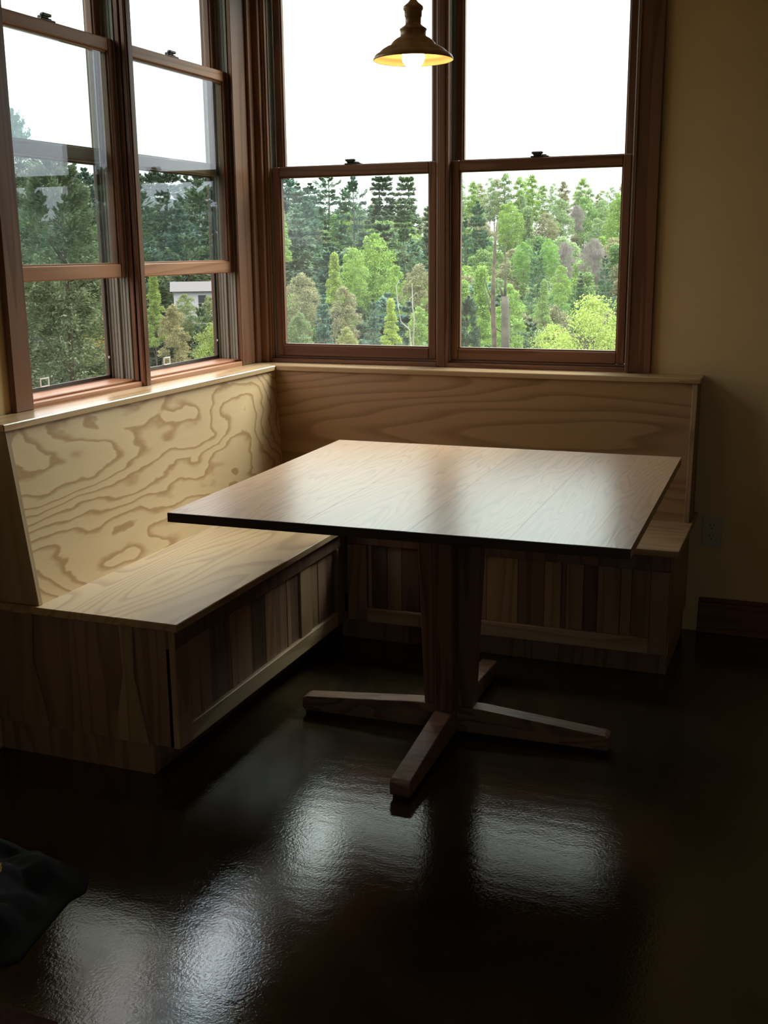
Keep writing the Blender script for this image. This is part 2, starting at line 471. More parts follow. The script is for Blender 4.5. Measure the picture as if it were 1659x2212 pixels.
b.box((0, RY, 0), (0.018, -1.80, 0.118), 0.002).box((0, RY, 0.118), (0.012, -1.80, 0.135), 0.004)
tag(b.build('baseboard_left', M['frame_y_lit']), 'dark red-brown wooden baseboard left of the bench', kind='structure')


m = MB(); m.box((-0.45, RY - 0.3, 2.68), (-0.14, 0.30, 2.76), 0.005)  # eave added out of view to cut sky light through the side windows
tag(m.build('added_shading_eave', M['siding']), 'unseen wooden eave added to dim the side windows', kind='structure')


# casings
def trim(n, boxes, mat, label):
    m = MB()
    for a, c in boxes:
        m.box(a, c, 0.003)
    return tag(m.build('trim_%d' % n, mat), label, kind='structure')


CAPZ = 0.9615
trim(1, [((0, -1.566, CAPZ), (0.020, -1.484, 2.58))], M['frame'], 'red-brown window casing left of the near side window')
trim(2, [((-0.022, -0.889, CAPZ), (0.012, -0.846, ZT)), ((-0.12, -0.885, CAPZ), (-0.022, -0.85, ZT)), ((0.012, -0.880, CAPZ), (0.016, -0.855, ZT))], M['frame'], 'red-brown mullion between the two side windows')
trim(3, [((0, -0.171, CAPZ), (0.006, -0.002, 2.58)), ((0.006, -0.06, CAPZ), (0.018, -0.022, 2.58))], M['frame'], 'wide red-brown corner casing beside the side windows')
trim(4, [((0.006, -0.020, CAPZ), (0.042, -0.0005, 2.58))], M['frame'], 'narrow corner casing strip catching light from the side')
trim(5, [((0.7655, -0.006, CAPZ), (0.809, 0.022, ZT)), ((0.769, 0.022, CAPZ), (0.797, 0.12, ZT)), ((0.775, -0.010, CAPZ), (0.799, -0.006, ZT))], M['frame'], 'red-brown mullion between the two far windows')
trim(6, [((1.492, -0.020, CAPZ), (1.585, 0.0, 2.58)), ((1.500, -0.023, CAPZ), (1.506, -0.02, 2.58))], M['frame'], 'dark red-brown casing right of the far windows')
trim(7, [((0.0, -0.02, ZT - 0.01), (1.492, 0.0, 2.58))], M['frame_x'], 'red-brown head casing over the far windows')
trim(8, [((0.0, -1.484, ZT - 0.01), (0.02, -0.171, 2.58))], M['frame_y_lit'], 'red-brown head casing over the side windows')


# ------------------------------------------------------------------ double-hung windows
def window(n, mp, u0, u1, raised, hmat, label):
    base = thing('window_%d' % n, mp((u0 + u1) / 2, 0.07, ZB), label, kind='structure')

    def bx(m, ua, wa, za, ub, wb, zb, bev=0.002, mat=0):
        m.box(mp(ua, wa, za), mp(ub, wb, zb), bev, mat)
    # frame: head, sill, jambs
    f = MB(); bx(f, u0, 0.0, ZT - 0.014, u1, 0.14, ZT); f.build('frame_head', hmat, base)
    f = MB(); bx(f, u0, -0.004, ZB, u1, 0.15, 0.978, 0.002); bx(f, u0, 0.02, 0.978, u1, 0.125, 0.986, 0.002); f.build('sill', hmat, base)
    for s, ua, ub in ((0, u0 - 0.012, u0), (1, u1, u1 + 0.012)):
        f = MB(); bx(f, ua, 0.0005, 0.964, ub, 0.14, ZT); f.build('side_jamb', M['frame'], base)
        e = 1 if s == 0 else -1
        uu = ub if s == 0 else ua
        v = MB()
        bx(v, uu, 0.024, 0.986, uu + e * 0.003, 0.124, ZT - 0.015, 0.0005)
        for ww, hh in ((0.024, 0.010), (0.0645, 0.012), (0.106, 0.010)):
            bx(v, uu, ww, 0.986, uu + e * hh, ww + 0.0045, ZT - 0.015, 0.001)
        for ww in (0.040, 0.052, 0.082, 0.094):
            bx(v, uu, ww, 0.986, uu + e * 0.0055, ww + 0.003, ZT - 0.015, 0.0005)
        v.build('jamb_liner', M['vinyl'], base)
        st = MB(); bx(st, uu, 0.006, 0.979, uu + e * 0.006, 0.0225, ZT - 0.015, 0.002); st.build('jamb_stop', M['frame'], base)

    def sash(name, z0, z1, wa, wb, brail, trail):
        a, c = u0 + 0.0125, u1 - 0.0125
        g = 0.030
        s = MB()
        bx(s, a, wa, z0, a + g, wb, z1, 0.003, 0); bx(s, c - g, wa, z0, c, wb, z1, 0.003, 0)
        bx(s, a + g, wa, z0, c - g, wb, z0 + brail, 0.003, 1); bx(s, a + g, wa, z1 - trail, c - g, wb, z1, 0.003, 1)
        # glazing bead stepped inside the rails
        q = 0.005
        bx(s, a + g, wa + 0.009, z0 + brail, a + g + q, wb - 0.009, z1 - trail, 0.001, 0)
        bx(s, c - g - q, wa + 0.009, z0 + brail, c - g, wb - 0.009, z1 - trail, 0.001, 0)
        bx(s, a + g, wa + 0.009, z0 + brail, c - g, wb - 0.009, z0 + brail + q, 0.001, 1)
        bx(s, a + g, wa + 0.009, z1 - trail - q, c - g, wb - 0.009, z1 - trail, 0.001, 1)
        so = s.build(name, [M['frame'], hmat], base)
        gz = MB(); wm = (wa + wb) / 2
        bx(gz, a + g - 0.004, wm - 0.006, z0 + brail - 0.004, c - g + 0.004, wm + 0.006, z1 - trail + 0.004, 0)
        gz.build('pane', M['glass'], so)
        return so
    lift = 0.338 if raised else 0.0
    z0 = 0.987 + lift
    lo = sash('lower_sash', z0, z0 + 0.743, 0.024, 0.062, 0.044, 0.038)
    sash('upper_sash', 1.690, ZT - 0.016, 0.067, 0.104, 0.040, 0.045)
    # sash lock on the meeting rail
    um = (u0 + u1) / 2 + (0.0 if mp is back else -0.03)
    zt = z0 + 0.743
    k = MB()
    bx(k, um - 0.034, 0.030, zt, um + 0.034, 0.056, zt + 0.006, 0.002)
    bx(k, um - 0.026, 0.033, zt + 0.006, um + 0.006, 0.053, zt + 0.016, 0.004)
    bx(k, um - 0.030, 0.026, zt + 0.012, um + 0.012, 0.040, zt + 0.021, 0.004)
    bx(k, um + 0.006, 0.036, zt + 0.004, um + 0.024, 0.050, zt + 0.011, 0.003)
    k.build('sash_lock', M['bronze'], lo)
    if raised:
        s = MB()
        a, c, zb_, zt_ = u0 + 0.004, u1 - 0.004, 0.987, 1.70
        for (p, q) in (((a, zb_), (a + 0.016, zt_)), ((c - 0.016, zb_), (c, zt_)), ((a, zb_), (c, zb_ + 0.012)), ((a, zt_ - 0.014), (c, zt_))):
            bx(s, p[0], 0.1125, p[1], q[0], 0.122, q[1], 0.001)
        sf = s.build('screen_frame', M['vinyl_dark'], base)
        s = MB(); bx(s, a + 0.014, 0.1175, zb_ + 0.012, c - 0.014, 0.1180, zt_ - 0.013, 0); s.build('screen_mesh', M['screen'], sf)
        ut = -1.262 if n == 1 else -0.545
        s = MB()
        bx(s, ut - 0.022, 0.108, 1.000, ut - 0.018, 0.1115, 1.026, 0.001); bx(s, ut + 0.018, 0.108, 1.000, ut + 0.022, 0.1115, 1.026, 0.001)
        bx(s, ut - 0.022, 0.108, 1.0225, ut + 0.022, 0.1115, 1.0265, 0.001); bx(s, ut - 0.022, 0.108, 0.998, ut + 0.022, 0.1125, 1.0015, 0.001)
        s.build('screen_pull_tab', M['white_plastic'], sf)
        s = MB(); bx(s, c - 0.019, 0.108, 1.055, c - 0.013, 0.1125, 1.063, 0.001); s.build('screen_latch', M['white_plastic'], sf)
    return base


window(1, left, -1.484, -0.889, True, M['frame_y_lit'], 'side window nearest the viewer with its lower sash raised over an insect screen')
window(2, left, -0.846, -0.140, True, M['frame_y_lit'], 'side window next to the corner with its lower sash raised over an insect screen')
window(3, back, 0.052, 0.7655, False, M['frame_x'], 'closed far window next to the corner behind the pendant lamp')
window(4, back, 0.800, 1.4945, False, M['frame_x'], 'closed far window beside the tan wall')

window(5, front, 3.0, 3.72, False, M['frame_x'], 'unseen window added behind the viewer to fill the shadows')  # added out of view, its daylight lifts the dark parts of the nook
trim(9, [((2.91, RY, ZB - 0.09), (2.995, RY + 0.02, 2.58)), ((3.725, RY, ZB - 0.09), (3.81, RY + 0.02, 2.58)), ((2.995, RY, ZT - 0.01), (3.725, RY + 0.02, 2.58)), ((2.995, RY, ZB - 0.09), (3.725, RY + 0.02, ZB))], M['frame'], 'red-brown casing of the added fill window behind the viewer')

# ------------------------------------------------------------------ corner bench, two runs mitred in the corner
H, D, T, B_, SH = 0.9615, 0.131, 0.120, 0.185, 0.457
S1, S2 = 0.632, 0.591
E1, E2 = -1.757, 1.775
CT = 0.020  # cap thickness
ST = 0.022  # seat thickness

# ---- left run
bl = thing('corner_bench', (0.3, -1.0, 0), 'built-in oak bench along the left windows with a boldly grained backrest', 'bench', 'two mitred runs of the corner bench')
m = MB()
m.prism([(0.004, -0.004, H - CT), (0.004, E1 + 0.0, H - CT), (D, E1, H - CT), (D, -D, H - CT)],
        [(0.004, -0.004, H), (0.004, E1, H), (D, E1, H), (D, -D, H)], 0.0025)
m.build('cap', M['cap_y'], bl)
# sloped back panel (solid board, mitred at the corner)
th = 0.018
yb = E1 + 0.030
m = MB()
m.prism([(B_, -B_, SH), (B_, yb, SH), (B_ - th, yb, SH), (B_ - th, -B_ + th, SH)],
        [(T, -T, H - CT - 0.0005), (T, yb, H - CT - 0.0005), (T - th, yb, H - CT - 0.0005), (T - th, -T + th, H - CT - 0.0005)])
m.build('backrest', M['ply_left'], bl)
m = MB()
m.prism([(0.004, yb, SH + 0.0005), (0.004, yb - 0.018, SH + 0.0005), (B_ + 0.003, yb - 0.018, SH + 0.0005), (B_ + 0.003, yb, SH + 0.0005)],
        [(0.004, yb, H - CT - 0.0005), (0.004, yb - 0.018, H - CT - 0.0005), (T + 0.003, yb - 0.018, H - CT - 0.0005), (T + 0.003, yb, H - CT - 0.0005)], 0.0015)
m.build('backrest_end_panel', M['oak_z'], bl)
m = MB()
m.prism([(0.004, -0.004, SH - ST), (0.004, E1, SH - ST), (S1, E1, SH - ST), (S1, -S2, SH - ST)],
        [(0.004, -0.004, SH), (0.004, E1, SH), (S1, E1, SH), (S1, -S2, SH)], 0.002)
m.build('seat', M['seat_y'], bl)
# carcass front, set back under the seat edge
FX = 0.600           # panel face
KZ = 0.093
m = MB(); m.box((FX - 0.02, -1.70, KZ), (FX - 0.003, -S2 - 0.0, SH - ST - 0.0005), 0); m.build('front_backing', M['walnut'], bl)
m = MB(); m.box((FX - 0.003, -1.735, SH - ST - 0.055), (FX + 0.013, -S2, SH - ST - 0.0005), 0.002); m.build('top_rail', M['walnut'], bl)
m = MB(); m.box((FX - 0.003, -1.672, KZ), (FX + 0.013, -0.66, 0.146), 0.002); m.build('bottom_rail', M['oak_rail_y'], bl)
m = MB(); m.box((FX - 0.02, -1.735, KZ), (FX + 0.013, -1.6725, SH - ST - 0.056), 0.002); m.build('corner_stile', M['cherry'], bl)
m = MB(); m.box((FX - 0.003, -0.6595, KZ), (FX + 0.013, -0.592, SH - ST - 0.056), 0.002); m.build('inner_stile', M['walnut'], bl)
ys = [-1.672, -1.60, -1.54, -1.42, -1.29, -1.20, -1.125, -1.045, -1.015, -0.95, -0.87, -0.80, -0.73, -0.66]
kinds = ['maple', 'cherry', 'walnut', 'cherry', 'walnut', 'maple', 'cherry', 'maple', 'walnut', 'oak_z', 'maple', 'cherry', 'walnut']
for i, kd in enumerate(kinds):
    pr = 0.006 if kd == 'oak_z' else 0.0015 * (i % 2)
    m = MB(); m.box((FX - 0.003, ys[i] + 0.0008, 0.1465), (FX + 0.001 + pr, ys[i + 1] - 0.0008, SH - ST - 0.0555), 0.0012); m.build('plank', M[kd], bl)
m = MB(); m.box((FX - 0.095, -1.70, 0.0), (FX - 0.08, -S2 + 0.05, KZ), 0.001); m.build('toe_kick', M['walnut'], bl)
# end of the run with its flared battens
m = MB(); m.box((0.004, -1.735, KZ), (FX - 0.003, -1.7005, SH - ST - 0.0005), 0.001); m.build('end_panel', M['cherry'], bl)
m = MB(); m.box((0.004, -1.728, 0), (FX - 0.08, -1.7005, KZ), 0.001); m.build('end_kick_board', M['cherry'], bl)
m = MB(); m.box((FX - 0.006, -1.7405, KZ + 0.002), (FX + 0.0125, -1.7355, SH - ST - 0.001), 0.001); m.build('corner_batten', M['oak_z'], bl)
for (xa, xb, xc, xd, xe, xf, kd) in ((0.133, 0.158, 0.123, 0.148, 0.088, 0.187, 'maple'), (0.440, 0.484, 0.444, 0.479, 0.404, 0.515, 'oak_z')):
    m = MB()
    out = [(xe, KZ + 0.001), (xf, KZ + 0.001), (xd, 0.29), (xb, SH - ST - 0.001), (xa, SH - ST - 0.001), (xc, 0.29)]
    m.prism([(x, -1.7355, z) for x, z in out], [(x, -1.741, z) for x, z in out], 0.001)
    m.build('flared_batten', M[kd], bl)

# ---- far run
bb = thing('corner_bench', (1.0, -0.3, 0), 'built-in oak bench under the far windows with a plain grained backrest', 'bench', 'two mitred runs of the corner bench')
m = MB()
m.prism([(0.0045, -0.0035, H - CT), (D + 0.0005, -D, H - CT), (E2, -D, H - CT), (E2, -0.0035, H - CT)],
        [(0.0045, -0.0035, H), (D + 0.0005, -D, H), (E2, -D, H), (E2, -0.0035, H)], 0.0025)
m.build('cap', M['cap_x'], bb)
xb_ = E2 - 0.028
m = MB()
m.prism([(B_, -B_, SH), (xb_, -B_, SH), (xb_, -B_ + th, SH), (B_ - th, -B_ + th, SH)],
        [(T, -T, H - CT - 0.0005), (xb_, -T, H - CT - 0.0005), (xb_, -T + th, H - CT - 0.0005), (T - th, -T + th, H - CT - 0.0005)])
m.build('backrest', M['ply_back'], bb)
m = MB()
m.prism([(xb_, -0.004, SH + 0.0005), (xb_ + 0.018, -0.004, SH + 0.0005), (xb_ + 0.018, -B_ - 0.003, SH + 0.0005), (xb_, -B_ - 0.003, SH + 0.0005)],
        [(xb_, -0.004, H - CT - 0.0005), (xb_ + 0.018, -0.004, H - CT - 0.0005), (xb_ + 0.018, -T - 0.003, H - CT - 0.0005), (xb_, -T - 0.003, H - CT - 0.0005)], 0.0015)
m.build('backrest_end_panel', M['maple'], bb)
m = MB()
m.prism([(0.0045, -0.0035, SH - ST), (S1 + 0.0005, -S2, SH - ST), (E2 + 0.003, -S2, SH - ST), (E2 + 0.003, -0.0035, SH - ST)],
        [(0.0045, -0.0035, SH), (S1 + 0.0005, -S2, SH), (E2 + 0.003, -S2, SH), (E2 + 0.003, -0.0035, SH)], 0.002)
m.build('seat', M['seat_x'], bb)
FY = -0.560
m = MB(); m.box((S1 - 0.0, FY + 0.003, KZ), (1.735, FY + 0.02, SH - ST - 0.0005), 0); m.build('front_backing', M['walnut'], bb)
m = MB(); m.box((0.6145, FY - 0.013, SH - ST - 0.055), (1.752, FY + 0.003, SH - ST - 0.0005), 0.002); m.build('top_rail', M['walnut'], bb)
m = MB(); m.box((0.69, FY - 0.013, KZ), (1.692, FY + 0.003, 0.146), 0.002); m.build('bottom_rail', M['oak_rail_x'], bb)
m = MB(); m.box((0.6145, FY - 0.013, KZ), (0.6895, FY + 0.003, SH - ST - 0.056), 0.002); m.build('inner_stile', M['cherry'], bb)
m = MB(); m.box((1.6925, FY - 0.013, KZ), (1.752, FY + 0.003, SH - ST - 0.056), 0.002); m.build('corner_stile', M['cherry'], bb)
xs = [0.69, 0.705, 0.766, 0.82, 0.888, 0.97, 1.05, 1.134, 1.245, 1.337, 1.395, 1.411, 1.47, 1.517, 1.593, 1.63, 1.692]
kinds = ['oak_z', 'walnut', 'cherry', 'walnut', 'walnut', 'maple', 'cherry', 'maple', 'walnut', 'maple', 'walnut', 'maple', 'walnut', 'cherry', 'maple', 'cherry']
for i, kd in enumerate(kinds):
    m = MB(); m.box((xs[i] + 0.0008, FY + 0.003, 0.1465), (xs[i + 1] - 0.0008, FY - 0.001 - 0.0015 * (i % 2), SH - ST - 0.0555), 0.0012); m.build('plank', M[kd], bb)
m = MB(); m.box((0.56, FY + 0.06, 0.0), (1.72, FY + 0.075, KZ), 0.001); m.build('toe_kick', M['cherry'], bb)
m = MB(); m.box((1.7355, FY + 0.003, KZ), (1.752, -0.004, SH - ST - 0.0005), 0.001); m.build('end_panel', M['oak_z'], bb)
m = MB(); m.box((1.7205, FY + 0.06, 0), (1.745, -0.02, KZ), 0.001); m.build('end_kick_board', M['cherry'], bb)
m = MB(); m.box((1.7525, FY - 0.013, KZ + 0.002), (1.757, FY + 0.04, SH - ST - 0.001), 0.001); m.build('corner_batten', M['maple'], bb)

# ------------------------------------------------------------------ table
TX, TY, TA, TW, TL, TZ = 1.1977, -1.1669, 0.0206, 1.1641, 1.1738, 0.7604
tb = thing('pedestal_table', (TX, TY, 0), 'square brown oak table on a four-footed cross pedestal', 'table')


def tmap(x, y, z):
    c, s = math.cos(TA), math.sin(TA)
    return (TX + x * c - y * s, TY + x * s + y * c, z)


def tbox(m, a, b, bev=0.002, mat=0):
    x0, y0, z0 = a; x1, y1, z1 = b
    q = [(x0, y0), (x1, y0), (x1, y1), (x0, y1)]
    m.prism([tmap(x, y, z0) for x, y in q], [tmap(x, y, z1) for x, y in q], bev, mat)


wd_ = [0.118, 0.131, 0.097, 0.142, 0.110, 0.125, 0.102, 0.136, 0.120]
k = TW / sum(wd_)
x = -TW / 2
TT = 0.024
for i, ww in enumerate(wd_):
    m = MB(); tbox(m, (x, -TL / 2 + 0.004, TZ - TT), (x + ww * k, TL / 2 - 0.004, TZ - 0.0003 * (i % 2)), 0)
    m.build('board', M['table'], tb); x += ww * k
for s in (-1, 1):
    m = MB(); tbox(m, (-TW / 2, s * TL / 2 - (0.004 if s > 0 else 0), TZ - TT), (TW / 2, s * TL / 2 + (0.004 if s < 0 else 0), TZ - 0.0002), 0.001)
    m.build('end_grain_edge', M['table_edge'], tb)
m = MB()
tbox(m, (-0.17, -0.17, TZ - TT - 0.022), (0.17, 0.17, TZ - TT - 0.0005), 0.003)
m.build('mounting_block', M['leg_z'], tb)
for i in range(4):
    ca, sa = [(1, 0), (0, 1), (-1, 0), (0, -1)][i]

    def rm(r, t, z):
        return tmap(r * ca - t * sa, r * sa + t * ca, z)
    hw = 0.027
    m = MB()
    lo_, hi_ = 0.074, 0.100
    m.prism([rm(0.0275, -hw, 0.088), rm(lo_, -hw, 0.088), rm(lo_, hw, 0.088), rm(0.0275, hw, 0.088)],
            [rm(0.0275, -hw, TZ - TT - 0.023), rm(hi_, -hw, TZ - TT - 0.023), rm(hi_, hw, TZ - TT - 0.023), rm(0.0275, hw, TZ - TT - 0.023)], 0.002)
    m.build('leg', M['leg_z'], tb)
    m = MB()
    prof = [(0.0, 0.012), (0.470, 0.012), (0.474, 0.020), (0.474, 0.050), (0.462, 0.056), (0.10, 0.0875), (0.0, 0.0875)]
    if i % 2:
        prof[0] = (0.0275, 0.012); prof[-1] = (0.0275, 0.0875)
    m.prism([rm(r, -0.0275, z) for r, z in prof], [rm(r, 0.0275, z) for r, z in prof], 0.002)
    fo = m.build('foot', M['foot'], tb)
    m = MB(); m.prism([rm(0.425, -0.022, 0.0), rm(0.465, -0.022, 0.0), rm(0.465, 0.022, 0.0), rm(0.425, 0.022, 0.0)],
                      [rm(0.425, -0.022, 0.0122), rm(0.465, -0.022, 0.0122), rm(0.465, 0.022, 0.0122), rm(0.425, 0.022, 0.0122)], 0.001)
    m.build('foot_block', M['foot_black'], fo)  # thin black block under the foot end
    m = MB()
    prof = [(0.17, TZ - TT - 0.022), (0.40, TZ - TT - 0.020), (0.415, TZ - TT - 0.012), (0.415, TZ - TT - 0.0005), (0.17, TZ - TT - 0.0005)]
    m.prism([rm(r, -0.024, z) for r, z in prof], [rm(r, 0.024, z) for r, z in prof], 0.002)
    m.build('support_arm', M['leg_z'], tb)
m = MB(); tbox(m, (-0.0272, -0.0272, 0.0878), (0.0272, 0.0272, TZ - TT - 0.023), 0.001); m.build('column_core', M['leg_z'], tb)

# ------------------------------------------------------------------ pendant lamp
LX, LY, LZ = 1.0742, -1.1364, 1.9018
lp = thing('pendant_lamp', (LX, LY, LZ), 'lit copper barn-style pendant lamp hanging above the table', 'lamp')
K = 0.000241
pts = [(30, 85), (32, 100), (26, 104), (45, 132), (62, 150), (108, 186), (112, 206), (106, 226), (97, 232), (96, 285), (94, 294), (88, 300), (87, 372),
       (96, 382), (118, 398), (148, 416), (152, 424), (149, 432), (143, 438), (143, 492), (150, 500), (188, 520), (222, 545), (244, 570), (252, 588), (262, 594),
       (300, 606), (345, 632), (372, 655), (380, 668), (392, 672), (425, 692), (444, 722), (448, 742)]
outer = [(r * K, (742 - y) * K) for r, y in pts]
m = MB(); m.lathe([(0.0, outer[0][1])] + outer + [(0.1068, -0.0008), (0.1058, 0.0)], (LX, LY, LZ), 56)
m.build('shade', M['copper'], lp)
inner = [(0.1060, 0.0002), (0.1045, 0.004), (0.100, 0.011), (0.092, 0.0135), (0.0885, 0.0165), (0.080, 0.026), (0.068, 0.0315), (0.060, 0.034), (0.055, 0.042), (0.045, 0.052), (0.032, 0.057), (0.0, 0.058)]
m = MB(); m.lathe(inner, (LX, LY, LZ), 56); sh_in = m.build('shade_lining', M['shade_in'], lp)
em, t, b = newmat('warm_glowing_bulb')
b.inputs['Base Color'].default_value = (1, 0.9, 0.7, 1); b.inputs['Emission Color'].default_value = (1.0, 0.80, 0.50, 1); b.inputs['Emission Strength'].default_value = 9.0
bulb = [(0.0, -0.020), (0.012, -0.0185), (0.022, -0.013), (0.029, -0.003), (0.031, 0.008), (0.0295, 0.018), (0.024, 0.030), (0.017, 0.040), (0.014, 0.050), (0.0, 0.051)]
m = MB(); m.lathe(bulb, (LX, LY, LZ), 32); m.build('bulb', em, lp)
m = MB(); m.tube([(LX, LY, LZ + outer[0][1] - 0.002), (LX, LY, 2.2), (LX, LY, RZ - 0.02)], 0.003, 10); m.build('cord', M['cord'], lp)
m = MB(); m.lathe([(0.0, -0.03), (0.02, -0.028), (0.055, -0.012), (0.06, -0.0005), (0.0, -0.0005)], (LX, LY, RZ), 32); m.build('ceiling_canopy', M['copper'], lp)

# ------------------------------------------------------------------ wall outlet
ot = thing('wall_outlet', (1.831, 0.0, 0.388), 'duplex outlet plate low on the tan wall beside the bench', 'outlet')
m = MB(); m.box((1.796, -0.006, 0.331), (1.866, -0.0003, 0.445), 0.002); m.build('cover_plate', M['plate'], ot)
for dz in (0.0205, -0.0205):
    m = MB()
    ring = [(1.831 + 0.0165 * math.copysign(min(abs(math.cos(a)), 0.92), math.cos(a)), 0.388 + dz + 0.0165 * math.copysign(min(abs(math.sin(a)), 0.8), math.sin(a))) for a in [2 * math.pi * i / 24 for i in range(24)]]
    m.prism([(x, -0.0062, z) for x, z in ring], [(x, -0.0082, z) for x, z in ring], 0.0)
    rc = m.build('receptacle', M['plate'], ot)
    m = MB()
    m.box((1.8235, -0.0086, 0.388 + dz + 0.001), (1.8255, -0.008, 0.388 + dz + 0.010), 0)
    m.box((1.8365, -0.0086, 0.388 + dz + 0.002), (1.8385, -0.008, 0.388 + dz + 0.009), 0)
    m.box((1.829, -0.0086, 0.388 + dz - 0.009), (1.833, -0.008, 0.388 + dz - 0.005), 0.001)
    m.build('slots', M['slot'], rc)
m = MB(); m.tube([(1.831, -0.0062, 0.388), (1.831, -0.0075, 0.388)], 0.003, 10); m.build('screw', M['plate'], ot)


# ------------------------------------------------------------------ things on the floor at the lower left
def ray(px, py):
    return (FWD + RIGHT * ((px - 829.5) / FPX) - UP * ((py - 1106) / FPX))


def on_z(px, py, z):
    d = ray(px, py); t_ = (z - CAM.z) / d.z
    return CAM + d * t_


jk = thing('crumpled_jacket', (0.40, -2.36, 0), 'dark navy jacket with yellow lettering crumpled on the floor', 'jacket')
out = [(on_z(187, 1885, 0.0)), on_z(186, 1925, 0.0), on_z(150, 1948, 0.0), on_z(118, 1985, 0.0), on_z(66, 2046, 0.0), on_z(20, 2085, 0),
       Vector((0.48, -2.62, 0)), Vector((0.30, -2.62, 0)), Vector((0.14, -2.52, 0)), Vector((0.10, -2.35, 0)), Vector((0.20, -2.21, 0)), on_z(20, 1842, 0.0), on_z(110, 1855, 0)]
cen = Vector((0.41, -2.38, 0))
nR, nA = 26, 120
outl = []
for a in range(nA):
    f = a / nA * len(out); i = int(f); g = f - i
    p0, p1, p2, p3 = out[(i - 1) % len(out)], out[i % len(out)], out[(i + 1) % len(out)], out[(i + 2) % len(out)]
    cr = 0.5 * ((2 * p1) + (p2 - p0) * g + (2 * p0 - 5 * p1 + 4 * p2 - p3) * g * g + (3 * p1 - p0 - 3 * p2 + p3) * g ** 3)
    outl.append(p1.lerp(p2, g).lerp(cr, 0.6))
from mathutils import noise as mnoise


def jheight(p, q):
    e = min(1.0, (1 - q) * 3.2)
    base_ = 0.036 * math.sin(e * math.pi / 2) ** 0.6
    f1 = abs(mnoise.noise(Vector((p.x * 6 + 1.3, p.y * 11, 0.3)))) * 0.045
    f2 = (1 - abs(mnoise.noise(Vector((p.x * 10 - p.y * 7, p.y * 9 + 4, 2.0)))) * 2.2) * 0.016
    f3 = mnoise.noise(Vector((p.x * 28, p.y * 28, 5.0))) * 0.006
    return 0.003 + (base_ + (f1 + f2 + f3)) * min(1, e * 1.1) * (0 if q >= 1 else 1)


vv = [(cen.x, cen.y, jheight(cen, 0))]; ff = []
for r in range(1, nR + 1):
    q = r / nR
    for a in range(nA):
        p = cen.lerp(outl[a], q)
        vv.append((p.x, p.y, jheight(p, q)))
for a in range(nA):
    ff.append((0, 1 + a, 1 + (a + 1) % nA))
for r in range(nR - 1):
    for a in range(nA):
        s0 = 1 + r * nA; s1 = s0 + nA
        ff.append((s0 + a, s1 + a, s1 + (a + 1) % nA, s0 + (a + 1) % nA))
bot = len(vv)
for a in range(nA):
    vv.append((outl[a].x, outl[a].y, 0.0005))
for a in range(nA):
    s0 = 1 + (nR - 1) * nA
    ff.append((s0 + a, bot + a, bot + (a + 1) % nA, s0 + (a + 1) % nA))
ff.append(tuple(bot + a for a in range(nA - 1, -1, -1)))
me = bpy.data.meshes.new('cloth'); me.from_pydata([Vector(v) - Vector(jk.location) for v in vv], [], ff); me.update()
for p in me.polygons: p.use_smooth = True
me.materials.append(M['jacket'])
jb = bpy.data.objects.new('cloth', me); C.objects.link(jb); jb.parent = jk
# one printed letter, draped on the cloth, running out of the picture
cu = bpy.data.curves.new('lettering', 'FONT'); cu.body = 'S'; cu.size = 0.085; cu.resolution_u = 6
to = bpy.data.objects.new('lettering_text', cu); C.objects.link(to)
dg = bpy.context.evaluated_depsgraph_get(); dg.update()
lm_ = bpy.data.meshes.new_from_object(to.evaluated_get(dg))
bpy.data.objects.remove(to)
bm_ = bmesh.new(); bm_.from_mesh(lm_)
bmesh.ops.triangulate(bm_, faces=bm_.faces[:]); bmesh.ops.subdivide_edges(bm_, edges=bm_.edges[:], cuts=2, use_grid_fill=True)
lx = [v.co.x for v in bm_.verts]; ly = [v.co.y for v in bm_.verts]
anc = on_z(-13, 1914, 0.045)   # lower right corner of the letter as seen
Rz = Matrix.Rotation(-0.22, 3, 'Z')
for v in bm_.verts:
    q_ = Rz @ Vector((v.co.x - max(lx), v.co.y - min(ly), 0))
    wv = Vector((anc.x + q_.x, anc.y + q_.y, 0))
    # height of the cloth under this point
    best = 0
    dx = wv - cen; ang = math.atan2(dx.y, dx.x)
    rr_ = max((o - cen).length for o in outl[::6]); mn = 9
    for o in outl:
        a_ = math.atan2((o - cen).y, (o - cen).x); df = abs((a_ - ang + math.pi) % (2 * math.pi) - math.pi)
        if df < mn: mn = df; rr_ = (o - cen).length
    v.co = Vector((wv.x, wv.y, jheight(wv, min(0.99, dx.length / rr_)) + 0.004)) - Vector(jk.location)
bm_.to_mesh(lm_); bm_.free()
lm_.materials.clear(); lm_.materials.append(M['yellow'])
lo_b = bpy.data.objects.new('lettering', lm_); C.objects.link(lo_b); lo_b.parent = jk; lo_b['label'] = 'yellow printed letter'

p1, p2 = on_z(-40, 2168, 0), on_z(128, 2216, 0)
dirv = (p2 - p1).normalized(); nrm = Vector((dirv.y, -dirv.x, 0))
if nrm.y > 0: nrm = -nrm
p0 = p1 - dirv * 0.25
m = MB()
q = [p0, p2, p2 + nrm * 0.45, p0 + nrm * 0.45]
m.prism([(v.x, v.y, 0.0005) for v in q], [(v.x, v.y, 0.010) for v in q], 0.002)
rug = m.build('floor_mat', M['mat'])
tag(rug, 'dark red floor mat at the lower left picture corner', 'mat')


